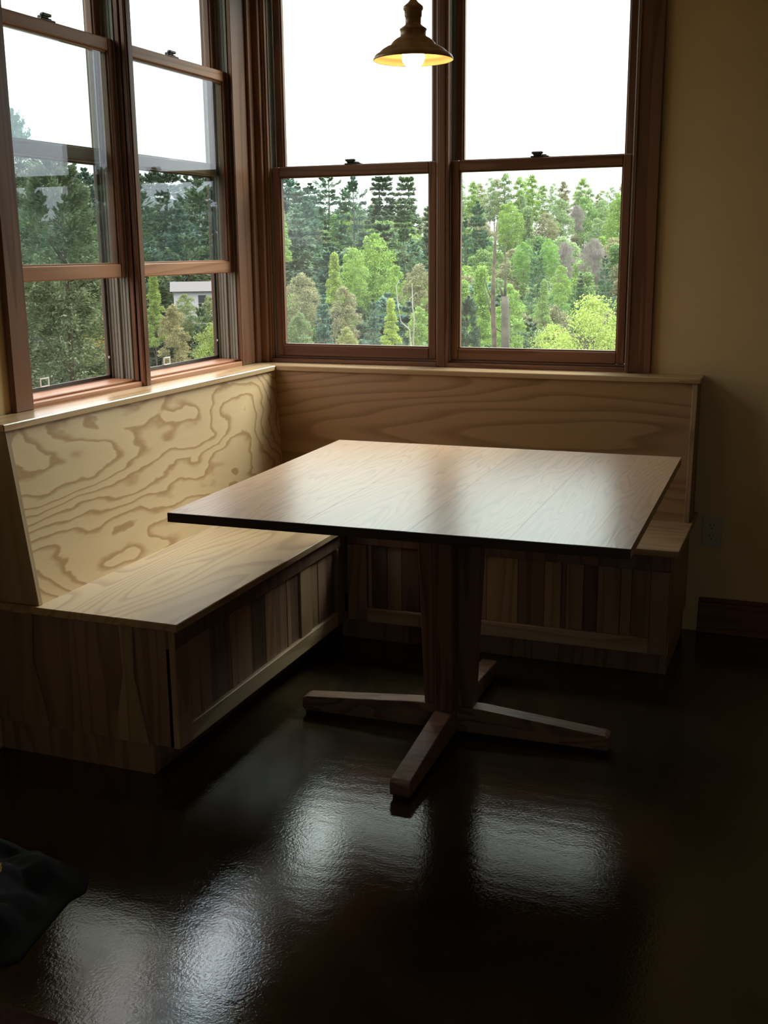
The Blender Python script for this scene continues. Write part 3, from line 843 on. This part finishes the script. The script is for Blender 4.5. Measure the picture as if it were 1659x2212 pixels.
# ------------------------------------------------------------------ the wooded valley outside
def terrain(x, y):
    r = math.hypot(x, y)
    az = math.atan2(-x, y)
    if r < 6:
        g = -1.7
    elif r < 66:
        q = (r - 6) / 60.0
        g = -1.7 - 13.5 * (0.3 * q + 0.7 * q * q * (3 - 2 * q))
    else:
        q = min(1.0, (r - 66) / 180.0)
        g = -15.2 + (15.5 + 1.5 * math.sin((az - 0.15) * 3.0)) * (0.4 * q + 0.6 * q * q * (3 - 2 * q))
    return g + 0.8 * math.sin(x * 0.06 + 1) * math.sin(y * 0.05) * min(1, r / 40)


vs, fs = [], []
rad = [0.5, 6, 12, 18, 25, 32, 40, 48, 56, 64, 72, 80, 92, 105, 120, 135, 150, 165, 180, 195, 210, 225, 240, 260, 300, 380]
azs = [math.radians(a) for a in range(-180, 181, 4)]
for r in rad:
    for a in azs:
        x, y = -math.sin(a) * r, math.cos(a) * r
        vs.append((x, y, terrain(x, y) - (6 if r > 270 else 0)))
na = len(azs)
for i in range(len(rad) - 1):
    for j in range(na - 1):
        fs.append((i * na + j, i * na + j + 1, (i + 1) * na + j + 1, (i + 1) * na + j))
# thickness below
nb = len(vs)
vs += [(x, y, z - 3.0) for x, y, z in vs]
fs += [tuple(nb + k for k in f[::-1]) for f in fs]
me = bpy.data.meshes.new('valley_ground'); me.from_pydata(vs, [], fs); me.update(); me.materials.append(M['ground'])
for p in me.polygons: p.use_smooth = True
go = bpy.data.objects.new('valley_ground', me); C.objects.link(go)
tag(go, 'leafy ground of the wooded valley outside the windows', kind='structure')


def quads_mesh(name, cen, ax, ay, mat):
    """many small leaves: centres, half-axes along and across"""
    n = len(cen)
    v = np.empty((n, 4, 3)); v[:, 0] = cen - ax; v[:, 1] = cen + ay; v[:, 2] = cen + ax; v[:, 3] = cen - ay
    me = bpy.data.meshes.new(name)
    me.vertices.add(n * 4); me.loops.add(n * 4); me.polygons.add(n)
    me.vertices.foreach_set('co', v.reshape(-1))
    me.loops.foreach_set('vertex_index', np.arange(n * 4, dtype=np.int32))
    me.polygons.foreach_set('loop_start', np.arange(0, n * 4, 4, dtype=np.int32))
    me.polygons.foreach_set('loop_total', np.full(n, 4, dtype=np.int32))
    me.update(calc_edges=True)
    me.materials.append(mat)
    return me


def unit(n):
    v = rng.normal(size=(n, 3)); return v / np.linalg.norm(v, axis=1)[:, None]


def leaves(name, pts, size, flat=0.35, aspect=0.6):
    n = len(pts)
    nrm = unit(n); nrm[:, 2] = np.abs(nrm[:, 2]) + flat; nrm /= np.linalg.norm(nrm, axis=1)[:, None]
    a = np.cross(nrm, unit(n)); a /= np.linalg.norm(a, axis=1)[:, None]
    b_ = np.cross(nrm, a)
    s = size * (0.65 + 0.7 * rng.random(n))[:, None]
    return quads_mesh(name, pts, a * s * 0.5, b_ * s * 0.5 * aspect, M['leaf'])


def crown_pts(h, z0, width, nblob, per, shape, jit=0.16, lobe=0.23):
    """points on the outer shells of leafy lobes set around a crown envelope"""
    P = []
    for i in range(nblob):
        f = (i + 0.5 + 0.6 * (rng.random() - 0.5)) / nblob
        if shape == 'round':
            env = math.sqrt(max(0.02, 1 - (2 * f - 0.9) ** 2 * 0.9))
        elif shape == 'spire':
            env = (1 - f) ** 0.75 * 0.95 + 0.05
        else:
            env = math.sqrt(max(0.02, 1 - f ** 2.2)) * (0.75 + 0.25 * f)
        a = i * 2.39996 + rng.random() * 0.9
        br = width * lobe * (0.65 + 0.6 * rng.random()) * (0.55 + 0.45 * env)
        rr = max(0.0, env * width / 2 - br * 0.75) * (0.75 + 0.35 * rng.random())
        z = z0 + br * 0.4 + (h - z0 - br * 0.9) * f
        n_ = max(30, int(per * (br / (width * lobe)) ** 1.6))
        d = unit(n_)
        d[:, 2] = np.where(d[:, 2] < -0.35, -d[:, 2], d[:, 2])
        bump = 1 + 0.16 * np.sin(d[:, 0] * 7 + i) * np.sin(d[:, 1] * 7 + 2 * i) + 0.1 * np.sin(d[:, 2] * 11 + i)
        rad_ = (br * bump * (1 - jit + jit * 1.6 * rng.random(n_)))[:, None]
        P.append(np.array([rr * math.cos(a), rr * math.sin(a), z]) + d * rad_ * np.array([1, 1, 0.82]))
    return np.concatenate(P)


def trunk_mesh(name, h, r, forks=0, z0=0.4, mat=None, lean=0.02):
    m = MB()
    pp = [(lean * h * math.sin(f * 2.0), lean * h * (f - 0.5) * f, h * f) for f in (0, 0.12, 0.3, 0.5, 0.7, 0.85, 1.0)]
    m.tube(pp, [r * 1.25, r, r * 0.85, r * 0.65, r * 0.45, r * 0.28, r * 0.08], 7)
    for i in range(forks):
        f = z0 + (0.9 - z0) * (i + 0.5) / forks
        a = i * 2.4 + 0.5; l = h * 0.26 * (1.2 - f)
        b0 = Vector((lean * h * math.sin(f * 2), lean * h * (f - .5) * f, h * f))
        b1 = b0 + Vector((math.cos(a) * l * 0.6, math.sin(a) * l * 0.6, l * 0.45)); b2 = b0 + Vector((math.cos(a + .3) * l, math.sin(a + .3) * l, l * 1.0))
        m.tube([b0, b1, b2], [r * 0.32, r * 0.2, r * 0.05], 5)
    o = m.build(name, mat or M['bark'])
    me = o.data; bpy.data.objects.remove(o)
    return me


def conifer_mesh(name, h, width, whorls, per, nee, curve, size, bare=0.18, rag=0.35, zs=0.09):
    """whorls of branches that carry flat sprays of needles"""
    P, A, B2 = [], [], []
    for i in range(whorls):
        f = i / (whorls - 1)
        z = h * (bare + (0.975 - bare) * f) + rng.normal() * h * 0.008
        Lb = width / 2 * ((1 - f) ** 0.58) * (1 - rag * 0.5 * rng.random()) + 0.22
        for j in range(per):
            if rng.random() < rag * 0.22:
                continue
            a = 2 * math.pi * (j + rng.random() * 0.8) / per + i * 1.3
            l = Lb * (0.6 + 0.55 * rng.random())
            n = int(nee * (0.35 + 0.65 * l / (width / 2)))
            q = 0.22 + 0.8 * np.sqrt(rng.random(n))
            side = rng.normal(size=n) * 0.20 * l * (1.15 - q * 0.75)
            up = curve + (0.35 if f > 0.8 else 0.0)
            dz = l * (up * q * q + 0.05 * q) + rng.normal(size=n) * zs * (0.5 + l * 0.25)
            c = np.stack([math.cos(a) * l * q - math.sin(a) * side, math.sin(a) * l * q + math.cos(a) * side, z + dz - 0.10 * np.abs(side)], axis=1)
            d = np.stack([np.full(n, math.cos(a)), np.full(n, math.sin(a)), np.full(n, 0.1 + up)], axis=1) + np.stack([-math.sin(a) * side, math.cos(a) * side, np.zeros(n)], axis=1) * 1.2 + rng.normal(size=(n, 3)) * 0.35
            d /= np.linalg.norm(d, axis=1)[:, None]
            nn = np.array([0, 0, 1.0]) + rng.normal(size=(n, 3)) * 0.5
            w_ = np.cross(nn, d); w_ /= np.linalg.norm(w_, axis=1)[:, None]
            sz = size * (0.6 + 0.8 * rng.random(n))[:, None]
            P.append(c); A.append(d * sz * 0.5); B2.append(w_ * sz * 0.18)
    return quads_mesh(name, np.concatenate(P), np.concatenate(A), np.concatenate(B2), M['leaf'])


# prototypes (unit: metres, base at the origin); all copies share their mesh data
PR = {}
for i in range(3):
    h = 16.0
    PR['pine%d' % i] = (h, [6.4, 7.4, 5.4][i], [('crown', conifer_mesh('pine_crown', h, [7.6, 9.0, 6.2][i], [21, 17, 24][i], 8, 135, [0.10, 0.16, -0.10][i], 0.42, [0.12, 0.18, 0.05][i], [0.55, 0.85, 0.35][i], 0.16), 'leaf'),
                                             ('trunk', trunk_mesh('pine_trunk', h * 0.97, 0.2), 'bark')])
for i in range(4):
    h = 12.0
    w_ = [7.0, 5.6, 4.6, 7.6][i]
    PR['leafy%d' % i] = (h, w_, [('crown', leaves('leafy_crown', crown_pts(h, h * 0.22, w_, [20, 15, 17, 24][i], 900, ['round', 'round', 'spire', 'dome'][i], 0.22, [0.21, 0.24, 0.24, 0.19][i]), 0.23), 'leaf'),
                                  ('trunk', trunk_mesh('leafy_trunk', h * 0.85, 0.16, 5), 'bark')])
for i in range(2):
    h = 15.0
    PR['thin%d' % i] = (h, [5.0, 4.0][i], [('crown', leaves('thin_crown', crown_pts(h, h * 0.42, [5.0, 4.0][i], 18, 400, 'dome', 0.5, 0.2), 0.24), 'leaf'),
                                           ('trunk', trunk_mesh('thin_trunk', h * 0.95, 0.12, 9, 0.4), 'bark')])
h = 11.0
pp = crown_pts(h, h * 0.25, 6.0, 18, 480, 'round', 0.5, 0.22)
n = len(pp); d = unit(n) * 0.5; d[:, 2] += 0.6; d /= np.linalg.norm(d, axis=1)[:, None]
ww = np.cross(d, unit(n)); ww /= np.linalg.norm(ww, axis=1)[:, None]
PR['bare0'] = (h, 6.0, [('crown', quads_mesh('bare_twigs', pp, d * 0.36, ww * 0.024, M['leaf']), 'leaf'), ('trunk', trunk_mesh('bare_trunk', h * 0.85, 0.14, 7, 0.3), 'bark')])
# near trees, finer leaves
h = 6.0
PR['nearleaf'] = (h, 4.2, [('crown', leaves('near_leafy_crown', crown_pts(h, h * 0.25, 4.2, 34, 480, 'round', 0.7, 0.16), 0.10), 'leaf'), ('trunk', trunk_mesh('near_leafy_trunk', h * 0.92, 0.05, 14, 0.25), 'bark')])
for i in range(2):
    h = 11.0
    PR['neardense%d' % i] = (h, 4.2, [('crown', leaves('near_dense_crown', crown_pts(h, h * 0.2, 4.2, [24, 22][i], 1250, ['spire', 'round'][i], 0.3, [0.2, 0.2][i]), 0.14), 'leaf'), ('trunk', trunk_mesh('near_dense_trunk', h * 0.9, 0.13, 8, 0.3), 'bark')])
h = 16.0
PR['nearpine'] = (h, 8.0, [('crown', conifer_mesh('near_pine_crown', h, 9.0, 32, 8, 360, 0.02, 0.25, 0.03, 0.45, 0.2), 'leaf'), ('trunk', trunk_mesh('near_pine_trunk', h * 0.97, 0.2, 16, 0.1), 'bark')])


def plant(proto, x, y, height, col, name, label, cat='tree', group=None, wide=1.0, rot=None, wm=None):
    h, w0, parts = PR[proto]
    s = height / h
    if wm is not None: wide = wm / (w0 * s)
    e = bpy.data.objects.new(name, None); C.objects.link(e)
    e.location = (x, y, terrain(x, y) - 0.15); e.rotation_euler = (0, 0, rng.random() * 6.28 if rot is None else rot)
    tag(e, label, cat, group)
    sxy = s * wide
    sz = min(s, sxy * 1.25)
    for nm, me, kd in parts:
        o = bpy.data.objects.new(nm, me); C.objects.link(o); o.parent = e
        o.color = (*col, 1)
        if kd == 'leaf':
            o['kind'] = 'stuff'
            o.scale = (sxy, sxy, sz); o.location = (0, 0, height - h * sz)
        else:
            o.scale = (sxy, sxy, s)
    return e


def at(px, py, r):
    """point seen at a pixel at horizontal distance r from the house corner side"""
    d = ray(px, py); t_ = r / math.hypot(d.x, d.y)
    return CAM + d * t_


PLACED = []


def named(proto, px, py, r, wpx, col, name, label, group=None, cat='tree'):
    """a tree whose top is seen at a pixel, standing on the slope at distance r, with its crown width in pixels"""
    p = at(px, py, r)
    hgt = p.z - terrain(p.x, p.y) + 0.15
    PLACED.append((p.x, p.y, 3.0 if r > 50 else 1.5))
    return plant(proto, p.x, p.y, hgt, col, name, label, cat, group, wm=wpx * r / FPX)


LIME = (0.235, 0.34, 0.075)
YEL = (0.33, 0.40, 0.085)
MID = (0.15, 0.245, 0.075)
PALE = (0.24, 0.31, 0.14)
RUST = (0.25, 0.23, 0.125)
PINE = (0.085, 0.145, 0.085)
PINE2 = (0.12, 0.175, 0.085)
BLUE = (0.12, 0.195, 0.15)
MAUVE = (0.23, 0.185, 0.18)

# trees that can be told apart
named('leafy0', 808, 502, 118, 105, LIME, 'leafy_tree', 'bright green round-topped tree in the middle of the far corner window')
named('leafy1', 764, 534, 112, 62, LIME, 'leafy_tree', 'smaller bright green tree touching the round-topped one on its left')
named('leafy2', 722, 546, 106, 50, (0.28, 0.35, 0.08), 'leafy_tree', 'yellow-green pointed tree left of the bright round-topped ones')
named('leafy1', 854, 572, 110, 60, LIME, 'leafy_tree', 'low bright green tree right of the round-topped one')
named('pine0', 660, 420, 140, 105, PINE, 'pine_tree', 'tall dark green pine left of the bright trees in the far corner window')
named('neardense0', 608, 450, 66, 44, (0.25, 0.34, 0.09), 'leafy_tree', 'slim lime tree at the left edge of the far corner window')
named('leafy0', 648, 588, 96, 85, RUST, 'leafy_tree', 'rusty budding tree low left in the far corner window')
named('pine2', 698, 636, 80, 55, BLUE, 'spruce_tree', 'blue-green spruce low in the far corner window')
named('leafy1', 742, 618, 92, 70, RUST, 'leafy_tree', 'olive brown tree under the bright round-topped tree')
named('pine1', 805, 645, 82, 70, (0.12, 0.18, 0.12), 'pine_tree', 'hazy grey-green pine low right of centre in the far corner window')
named('neardense0', 844, 645, 66, 55, YEL, 'leafy_tree', 'yellow-green pointed tree low right in the far corner window')
named('neardense1', 905, 660, 62, 60, (0.26, 0.34, 0.10), 'leafy_tree', 'yellow-green tree at the lower right edge of the far corner window')
named('neardense1', 748, 704, 60, 55, (0.28, 0.28, 0.11), 'leafy_tree', 'golden budding tree along the bottom of the far corner window')
named('neardense1', 645, 672, 68, 75, (0.17, 0.21, 0.09), 'leafy_tree', 'olive tree at the lower left of the far corner window')
named('leafy3', 905, 570, 104, 90, RUST, 'leafy_tree', 'tawny tree right of the bright trees in the far corner window')
named('neardense0', 1040, 575, 48, 95, LIME, 'leafy_tree', 'big lime tree behind the dead trunks')
named('neardense1', 1100, 612, 45, 75, (0.24, 0.35, 0.08), 'leafy_tree', 'lime tree beside the broken dead trunk')
named('neardense0', 1003, 605, 50, 70, (0.23, 0.33, 0.085), 'leafy_tree', 'lime tree at the left edge of the right far window')
named('nearleaf', 1280, 642, 25, 190, YEL, 'young_tree', 'airy yellow-green young tree low right in the right far window')
named('nearleaf', 1195, 702, 27, 110, YEL, 'young_tree', 'low yellow-green sapling left of the airy young tree')
named('nearpine', 1012, 640, 26, 100, (0.10, 0.13, 0.085), 'pine_tree', 'small dark pine at the lower left of the right far window')
named('pine1', 1162, 520, 92, 62, (0.10, 0.17, 0.085), 'pine_tree', 'slender pine standing alone mid right far window')
named('leafy1', 1212, 572, 90, 44, LIME, 'leafy_tree', 'lime tree right of the slender pine')
named('leafy2', 1176, 605, 78, 40, (0.25, 0.33, 0.11), 'leafy_tree', 'pale green tree under the slender pine')
named('leafy0', 1188, 515, 126, 48, (0.20, 0.34, 0.075), 'leafy_tree', 'vivid green rounded tree above the slender pine')
named('leafy0', 1133, 522, 128, 52, (0.19, 0.32, 0.075), 'leafy_tree', 'vivid green rounded tree left of the slender pine top')
named('bare0', 1220, 524, 132, 48, MAUVE, 'bare_tree', 'mauve-grey leafless tree in the middle of the right far window')
named('bare0', 1246, 444, 190, 36, MAUVE, 'bare_tree', 'upper mauve-grey leafless tree near the ridge')
named('bare0', 1283, 517, 142, 62, MAUVE, 'bare_tree', 'wide mauve-brown leafless tree right of centre')
named('leafy3', 1180, 460, 178, 70, RUST, 'leafy_tree', 'tawny domed tree below the ridge in the right far window')
named('pine1', 1308, 552, 112, 48, PINE, 'pine_tree', 'dark pine near the right edge of the right far window')
named('pine2', 1255, 590, 96, 34, PINE2, 'pine_tree', 'narrow dark pine right of the lime tree')
named('pine0', 1032, 432, 168, 60, PINE, 'pine_tree', 'dark blue-green pine at the upper left of the right far window')
named('pine1', 1005, 470, 150, 60, PINE, 'pine_tree', 'shaggy pine cut by the left edge of the right far window')
for px, py, w_ in ((992, 378, 46), (1022, 392, 40), (1060, 384, 40), (1092, 374, 44), (1122, 382, 40), (1150, 378, 44), (1196, 396, 34), (1218, 392, 40), (1252, 412, 34), (1292, 420, 16), (1322, 404, 44), (1345, 396, 40)):
    named('thin%d' % rng.integers(2), px, py, 215 + 8 * rng.random(), w_, [PALE, LIME, RUST][rng.integers(3)], 'ridge_tree', 'thin-stemmed airy tree on the ridge line', 'thin trees on the ridge')
for px, py, w_ in ((1100, 436, 60), (1140, 446, 56), (1210, 428, 60), (1262, 424, 62), (1300, 432, 58), (1338, 418, 66), (1320, 462, 50), (1140, 480, 48), (1290, 470, 52)):
    named('leafy%d' % rng.integers(4), px, py, 178 + 22 * rng.random(), w_, [PALE, LIME, (0.20, 0.30, 0.09)][rng.integers(3)], 'leafy_tree', 'fresh green leafy tree among the trees of the far slope', 'leafy trees of the far slope')
# seen through the side windows
named('nearpine', 110, 322, 30, 330, (0.16, 0.215, 0.115), 'pine_tree', 'large soft-needled pine filling the near side window')
named('nearpine', 22, 236, 37, 180, (0.13, 0.18, 0.10), 'pine_tree', 'tall pine at the left edge of the near side window')
named('leafy2', 212, 548, 70, 50, LIME, 'leafy_tree', 'lime tree peeping out right of the large pine')
named('neardense1', 205, 690, 46, 60, (0.38, 0.34, 0.09), 'leafy_tree', 'yellow budding tree low behind the large pine')
named('neardense0', 330, 590, 66, 60, (0.23, 0.33, 0.09), 'leafy_tree', 'bright green tree at the left of the corner side window')
named('nearleaf', 462, 700, 24, 110, (0.24, 0.33, 0.09), 'young_tree', 'bright leafy young tree at the lower right of the corner side window')
named('neardense1', 372, 655, 58, 70, (0.27, 0.27, 0.13), 'leafy_tree', 'tawny budding tree under the white building')
named('leafy0', 400, 634, 86, 60, (0.20, 0.27, 0.11), 'leafy_tree', 'soft green tree hiding the left end of the white building')
named('leafy3', 452, 640, 84, 70, (0.19, 0.25, 0.10), 'leafy_tree', 'soft green tree hiding the foot of the white building')
named('pine1', 432, 655, 62, 80, (0.11, 0.18, 0.10), 'pine_tree', 'dark conifer below the white building')


# dead trunks
def snag(name, label, pts, rads, r, mat):
    ps = [at(px, py, r) for px, py in pts]
    gz = terrain(ps[0].x, ps[0].y) - 0.2
    e = thing(name, (ps[0].x, ps[0].y, gz), label, 'tree')
    ps = [Vector((ps[0].x, ps[0].y, gz))] + ps
    MB_ = MB(); MB_.tube(ps, [rads[0] * 1.25] + rads, 8); MB_.build('trunk', mat, e)
    return e


r = 40
s1 = snag('dead_tree', 'tall rust-brown dead trunk tapering to a point in the right far window',
          [(1068, 750), (1065, 660), (1066, 590), (1070, 520), (1075, 474)], [0.10, 0.085, 0.06, 0.042, 0.02], r, M['bark_rust'])
for i, pts in enumerate(([(1064, 650), (1054, 628), (1047, 605), (1046, 580)], [(1065, 690), (1056, 660), (1052, 640), (1042, 622)], [(1066, 705), (1080, 715), (1092, 722)])):
    m = MB(); m.tube([at(px, py, r) for px, py in pts], [0.035, 0.028, 0.02, 0.01][:len(pts)], 6); m.build('branch', M['bark'], s1)
s2 = snag('dead_tree', 'thick broken-off dead trunk beside the tall pointed one',
          [(1092, 752), (1092, 700), (1091, 660), (1091, 640)], [0.16, 0.15, 0.14, 0.13], r - 0.5, M['bark'])
for i, pts in enumerate(([(1093, 690), (1100, 680), (1104, 668)], [(1088, 645), (1082, 625), (1077, 612)], [(1091, 642), (1092, 600), (1091, 545), (1094, 520), (1112, 488)])):
    m = MB(); m.tube([at(px, py, r - 0.5) for px, py in pts], [0.05, 0.035, 0.02, 0.014, 0.01][:len(pts)], 6); m.build('branch', M['bark'], s2)
s3 = snag('dead_tree', 'thin bleached crooked dead stem in the far corner window',
          [(888, 752), (884, 712), (866, 695), (860, 660), (856, 620), (862, 605)], [0.035, 0.03, 0.028, 0.024, 0.02, 0.01], 42, M['bark_pale'])
s4 = snag('dead_tree', 'thin bleached forked dead stem at the right of the far corner window',
          [(893, 730), (895, 690), (891, 660), (890, 612)], [0.03, 0.028, 0.024, 0.01], 42.5, M['bark_pale'])
m = MB(); m.tube([at(px, py, 42.5) for px, py in [(891, 662), (885, 645), (892, 640), (899, 632)]], [0.022, 0.018, 0.014, 0.008], 5); m.build('branch', M['bark_pale'], s4)

# white building across the valley
hp = at(440, 640, 100); hl = at(380, 640, 100)
ax = (hp - hl); ax.z = 0; ax.normalize(); ay = Vector((-ax.y, ax.x, 0))
gz = terrain(hp.x, hp.y)
ztop = at(430, 629, 100).z; zbot = at(430, 700, 100).z
hb = thing('white_building', (hp.x, hp.y, zbot), 'long low white building with a grey roof across the valley', 'building')


def hpt(a, b, z):
    v = hl + ax * a + ay * b
    return (v.x, v.y, z)


Lb_ = 9.0
m = MB(); m.prism([hpt(-0.2, 0, zbot), hpt(Lb_, 0, zbot), hpt(Lb_, 6, zbot), hpt(-0.2, 6, zbot)], [hpt(-0.2, 0, ztop), hpt(Lb_, 0, ztop), hpt(Lb_, 6, ztop), hpt(-0.2, 6, ztop)]); m.build('wall', M['house'], hb)
m = MB()
m.prism([hpt(-0.5, -0.4, ztop), hpt(-0.5, 3, ztop + 0.75), hpt(-0.5, 6.4, ztop)], [hpt(Lb_ + .3, -0.4, ztop), hpt(Lb_ + .3, 3, ztop + 0.75), hpt(Lb_ + .3, 6.4, ztop)])
m.build('roof', M['houseroof'], hb)
for a in (1.9, 5.0, 7.2):
    m = MB(); m.prism([hpt(a, -0.03, ztop - 1.0), hpt(a + 0.7, -0.03, ztop - 1.0), hpt(a + 0.7, 0.02, ztop - 1.0), hpt(a, 0.02, ztop - 1.0)],
                      [hpt(a, -0.03, ztop - 0.35), hpt(a + 0.7, -0.03, ztop - 0.35), hpt(a + 0.7, 0.02, ztop - 0.35), hpt(a, 0.02, ztop - 0.35)])
    m.build('window', M['housepane'], hb)

# the rest of the wood on the opposite slope
lab = {
    'pine': ('pine_tree', 'dark green pine among the trees of the far slope', 'pines of the far slope'),
    'leafy': ('leafy_tree', 'fresh green leafy tree among the trees of the far slope', 'leafy trees of the far slope'),
    'rust': ('leafy_tree', 'tawny budding tree among the trees of the far slope', 'tawny trees of the far slope'),
    'thin': ('ridge_tree', 'thin-stemmed airy tree on the ridge line', 'thin trees on the ridge'),
}
pl = [(x, y) for x, y, _ in PLACED]
cnt = 0
tries = 0
while cnt < 500 and tries < 20000:
    tries += 1
    az = math.radians(rng.uniform(2, 54)); r = math.sqrt(rng.uniform(70 ** 2, 255 ** 2))
    if cnt >= 330:          # thicken what the windows look at
        az = math.radians(rng.uniform(7, 34) if cnt < 455 else rng.uniform(27, 43)); r = rng.uniform(62, 150) if cnt < 410 else rng.uniform(150, 245)
    x, y = CAM.x - math.sin(az) * r, CAM.y + math.cos(az) * r
    deg = math.degrees(az)
    md = (4.6 + r * 0.010) * (1.0 if cnt < 330 else 0.72)
    if any((x - a) ** 2 + (y - b_) ** 2 < md * md for a, b_ in pl):
        continue
    if (Vector((x, y, 0)) - Vector((hp.x, hp.y, 0))).length < 10:
        continue
    if 28 < deg < 34 and r < 104:      # clearing in front of the building
        continue
    if r < 135 and 17.5 < deg < 27 and r < 112:
        pass
    u = rng.random()
    pinep = 0.72 if deg > 27 else (0.62 if deg > 18.5 else 0.07)
    if deg > 18.5 and deg < 27 and r < 125: pinep = 0.35
    if deg <= 18.5 and r > 205:
        kd = 'thin' if u < 0.75 else 'leafy'
    elif u < pinep:
        kd = 'pine'
    elif u < pinep + (1 - pinep) * 0.22:
        kd = 'rust'
    else:
        kd = 'leafy'
    v = 0.8 + 0.4 * rng.random()
    nm, lb, gp = lab[kd]
    if kd == 'pine':
        base = [PINE, PINE2, BLUE, (0.13, 0.175, 0.11)][rng.integers(4)]
        hgt = rng.uniform(11.0, 16.0) * (1.12 if deg > 18.5 else 0.85) * min(1.0, 0.62 + r / 400)
        proto = 'pine%d' % rng.integers(3)
    elif kd == 'thin':
        base = [PALE, LIME, RUST][rng.integers(3)]
        hgt = rng.uniform(12, 15.5); proto = 'thin%d' % rng.integers(2)
    else:
        base = RUST if kd == 'rust' else [LIME, MID, PALE, (0.20, 0.28, 0.09)][rng.integers(4)]
        hgt = rng.uniform(8.0, 11.5) * min(1.0, 0.62 + r / 400); proto = 'leafy%d' % rng.integers(4)
    plant(proto, x, y, hgt, tuple(c * v for c in base), nm, lb, 'tree', gp, (1.1 if kd == 'pine' else 0.9) + 0.3 * rng.random())
    pl.append((x, y)); cnt += 1

# the same wood carried on to the right, seen mirrored in the side window panes
cnt = tries = 0
while cnt < 60 and tries < 4000:
    tries += 1
    az = math.radians(rng.uniform(-48, -20)); r = rng.uniform(60, 125)
    x, y = CAM.x - math.sin(az) * r, CAM.y + math.cos(az) * r
    if any((x - a) ** 2 + (y - b_) ** 2 < 30 for a, b_ in pl):
        continue
    ztop = 1.4 + r * math.tan(math.radians(rng.uniform(1.5, 4.2)))
    plant('pine%d' % rng.integers(3), x, y, ztop - terrain(x, y), [PINE, PINE2, BLUE][rng.integers(3)], 'pine_tree', 'dark pine mirrored in the side window panes', 'tree', 'pines mirrored in the panes', 1.0)
    pl.append((x, y)); cnt += 1
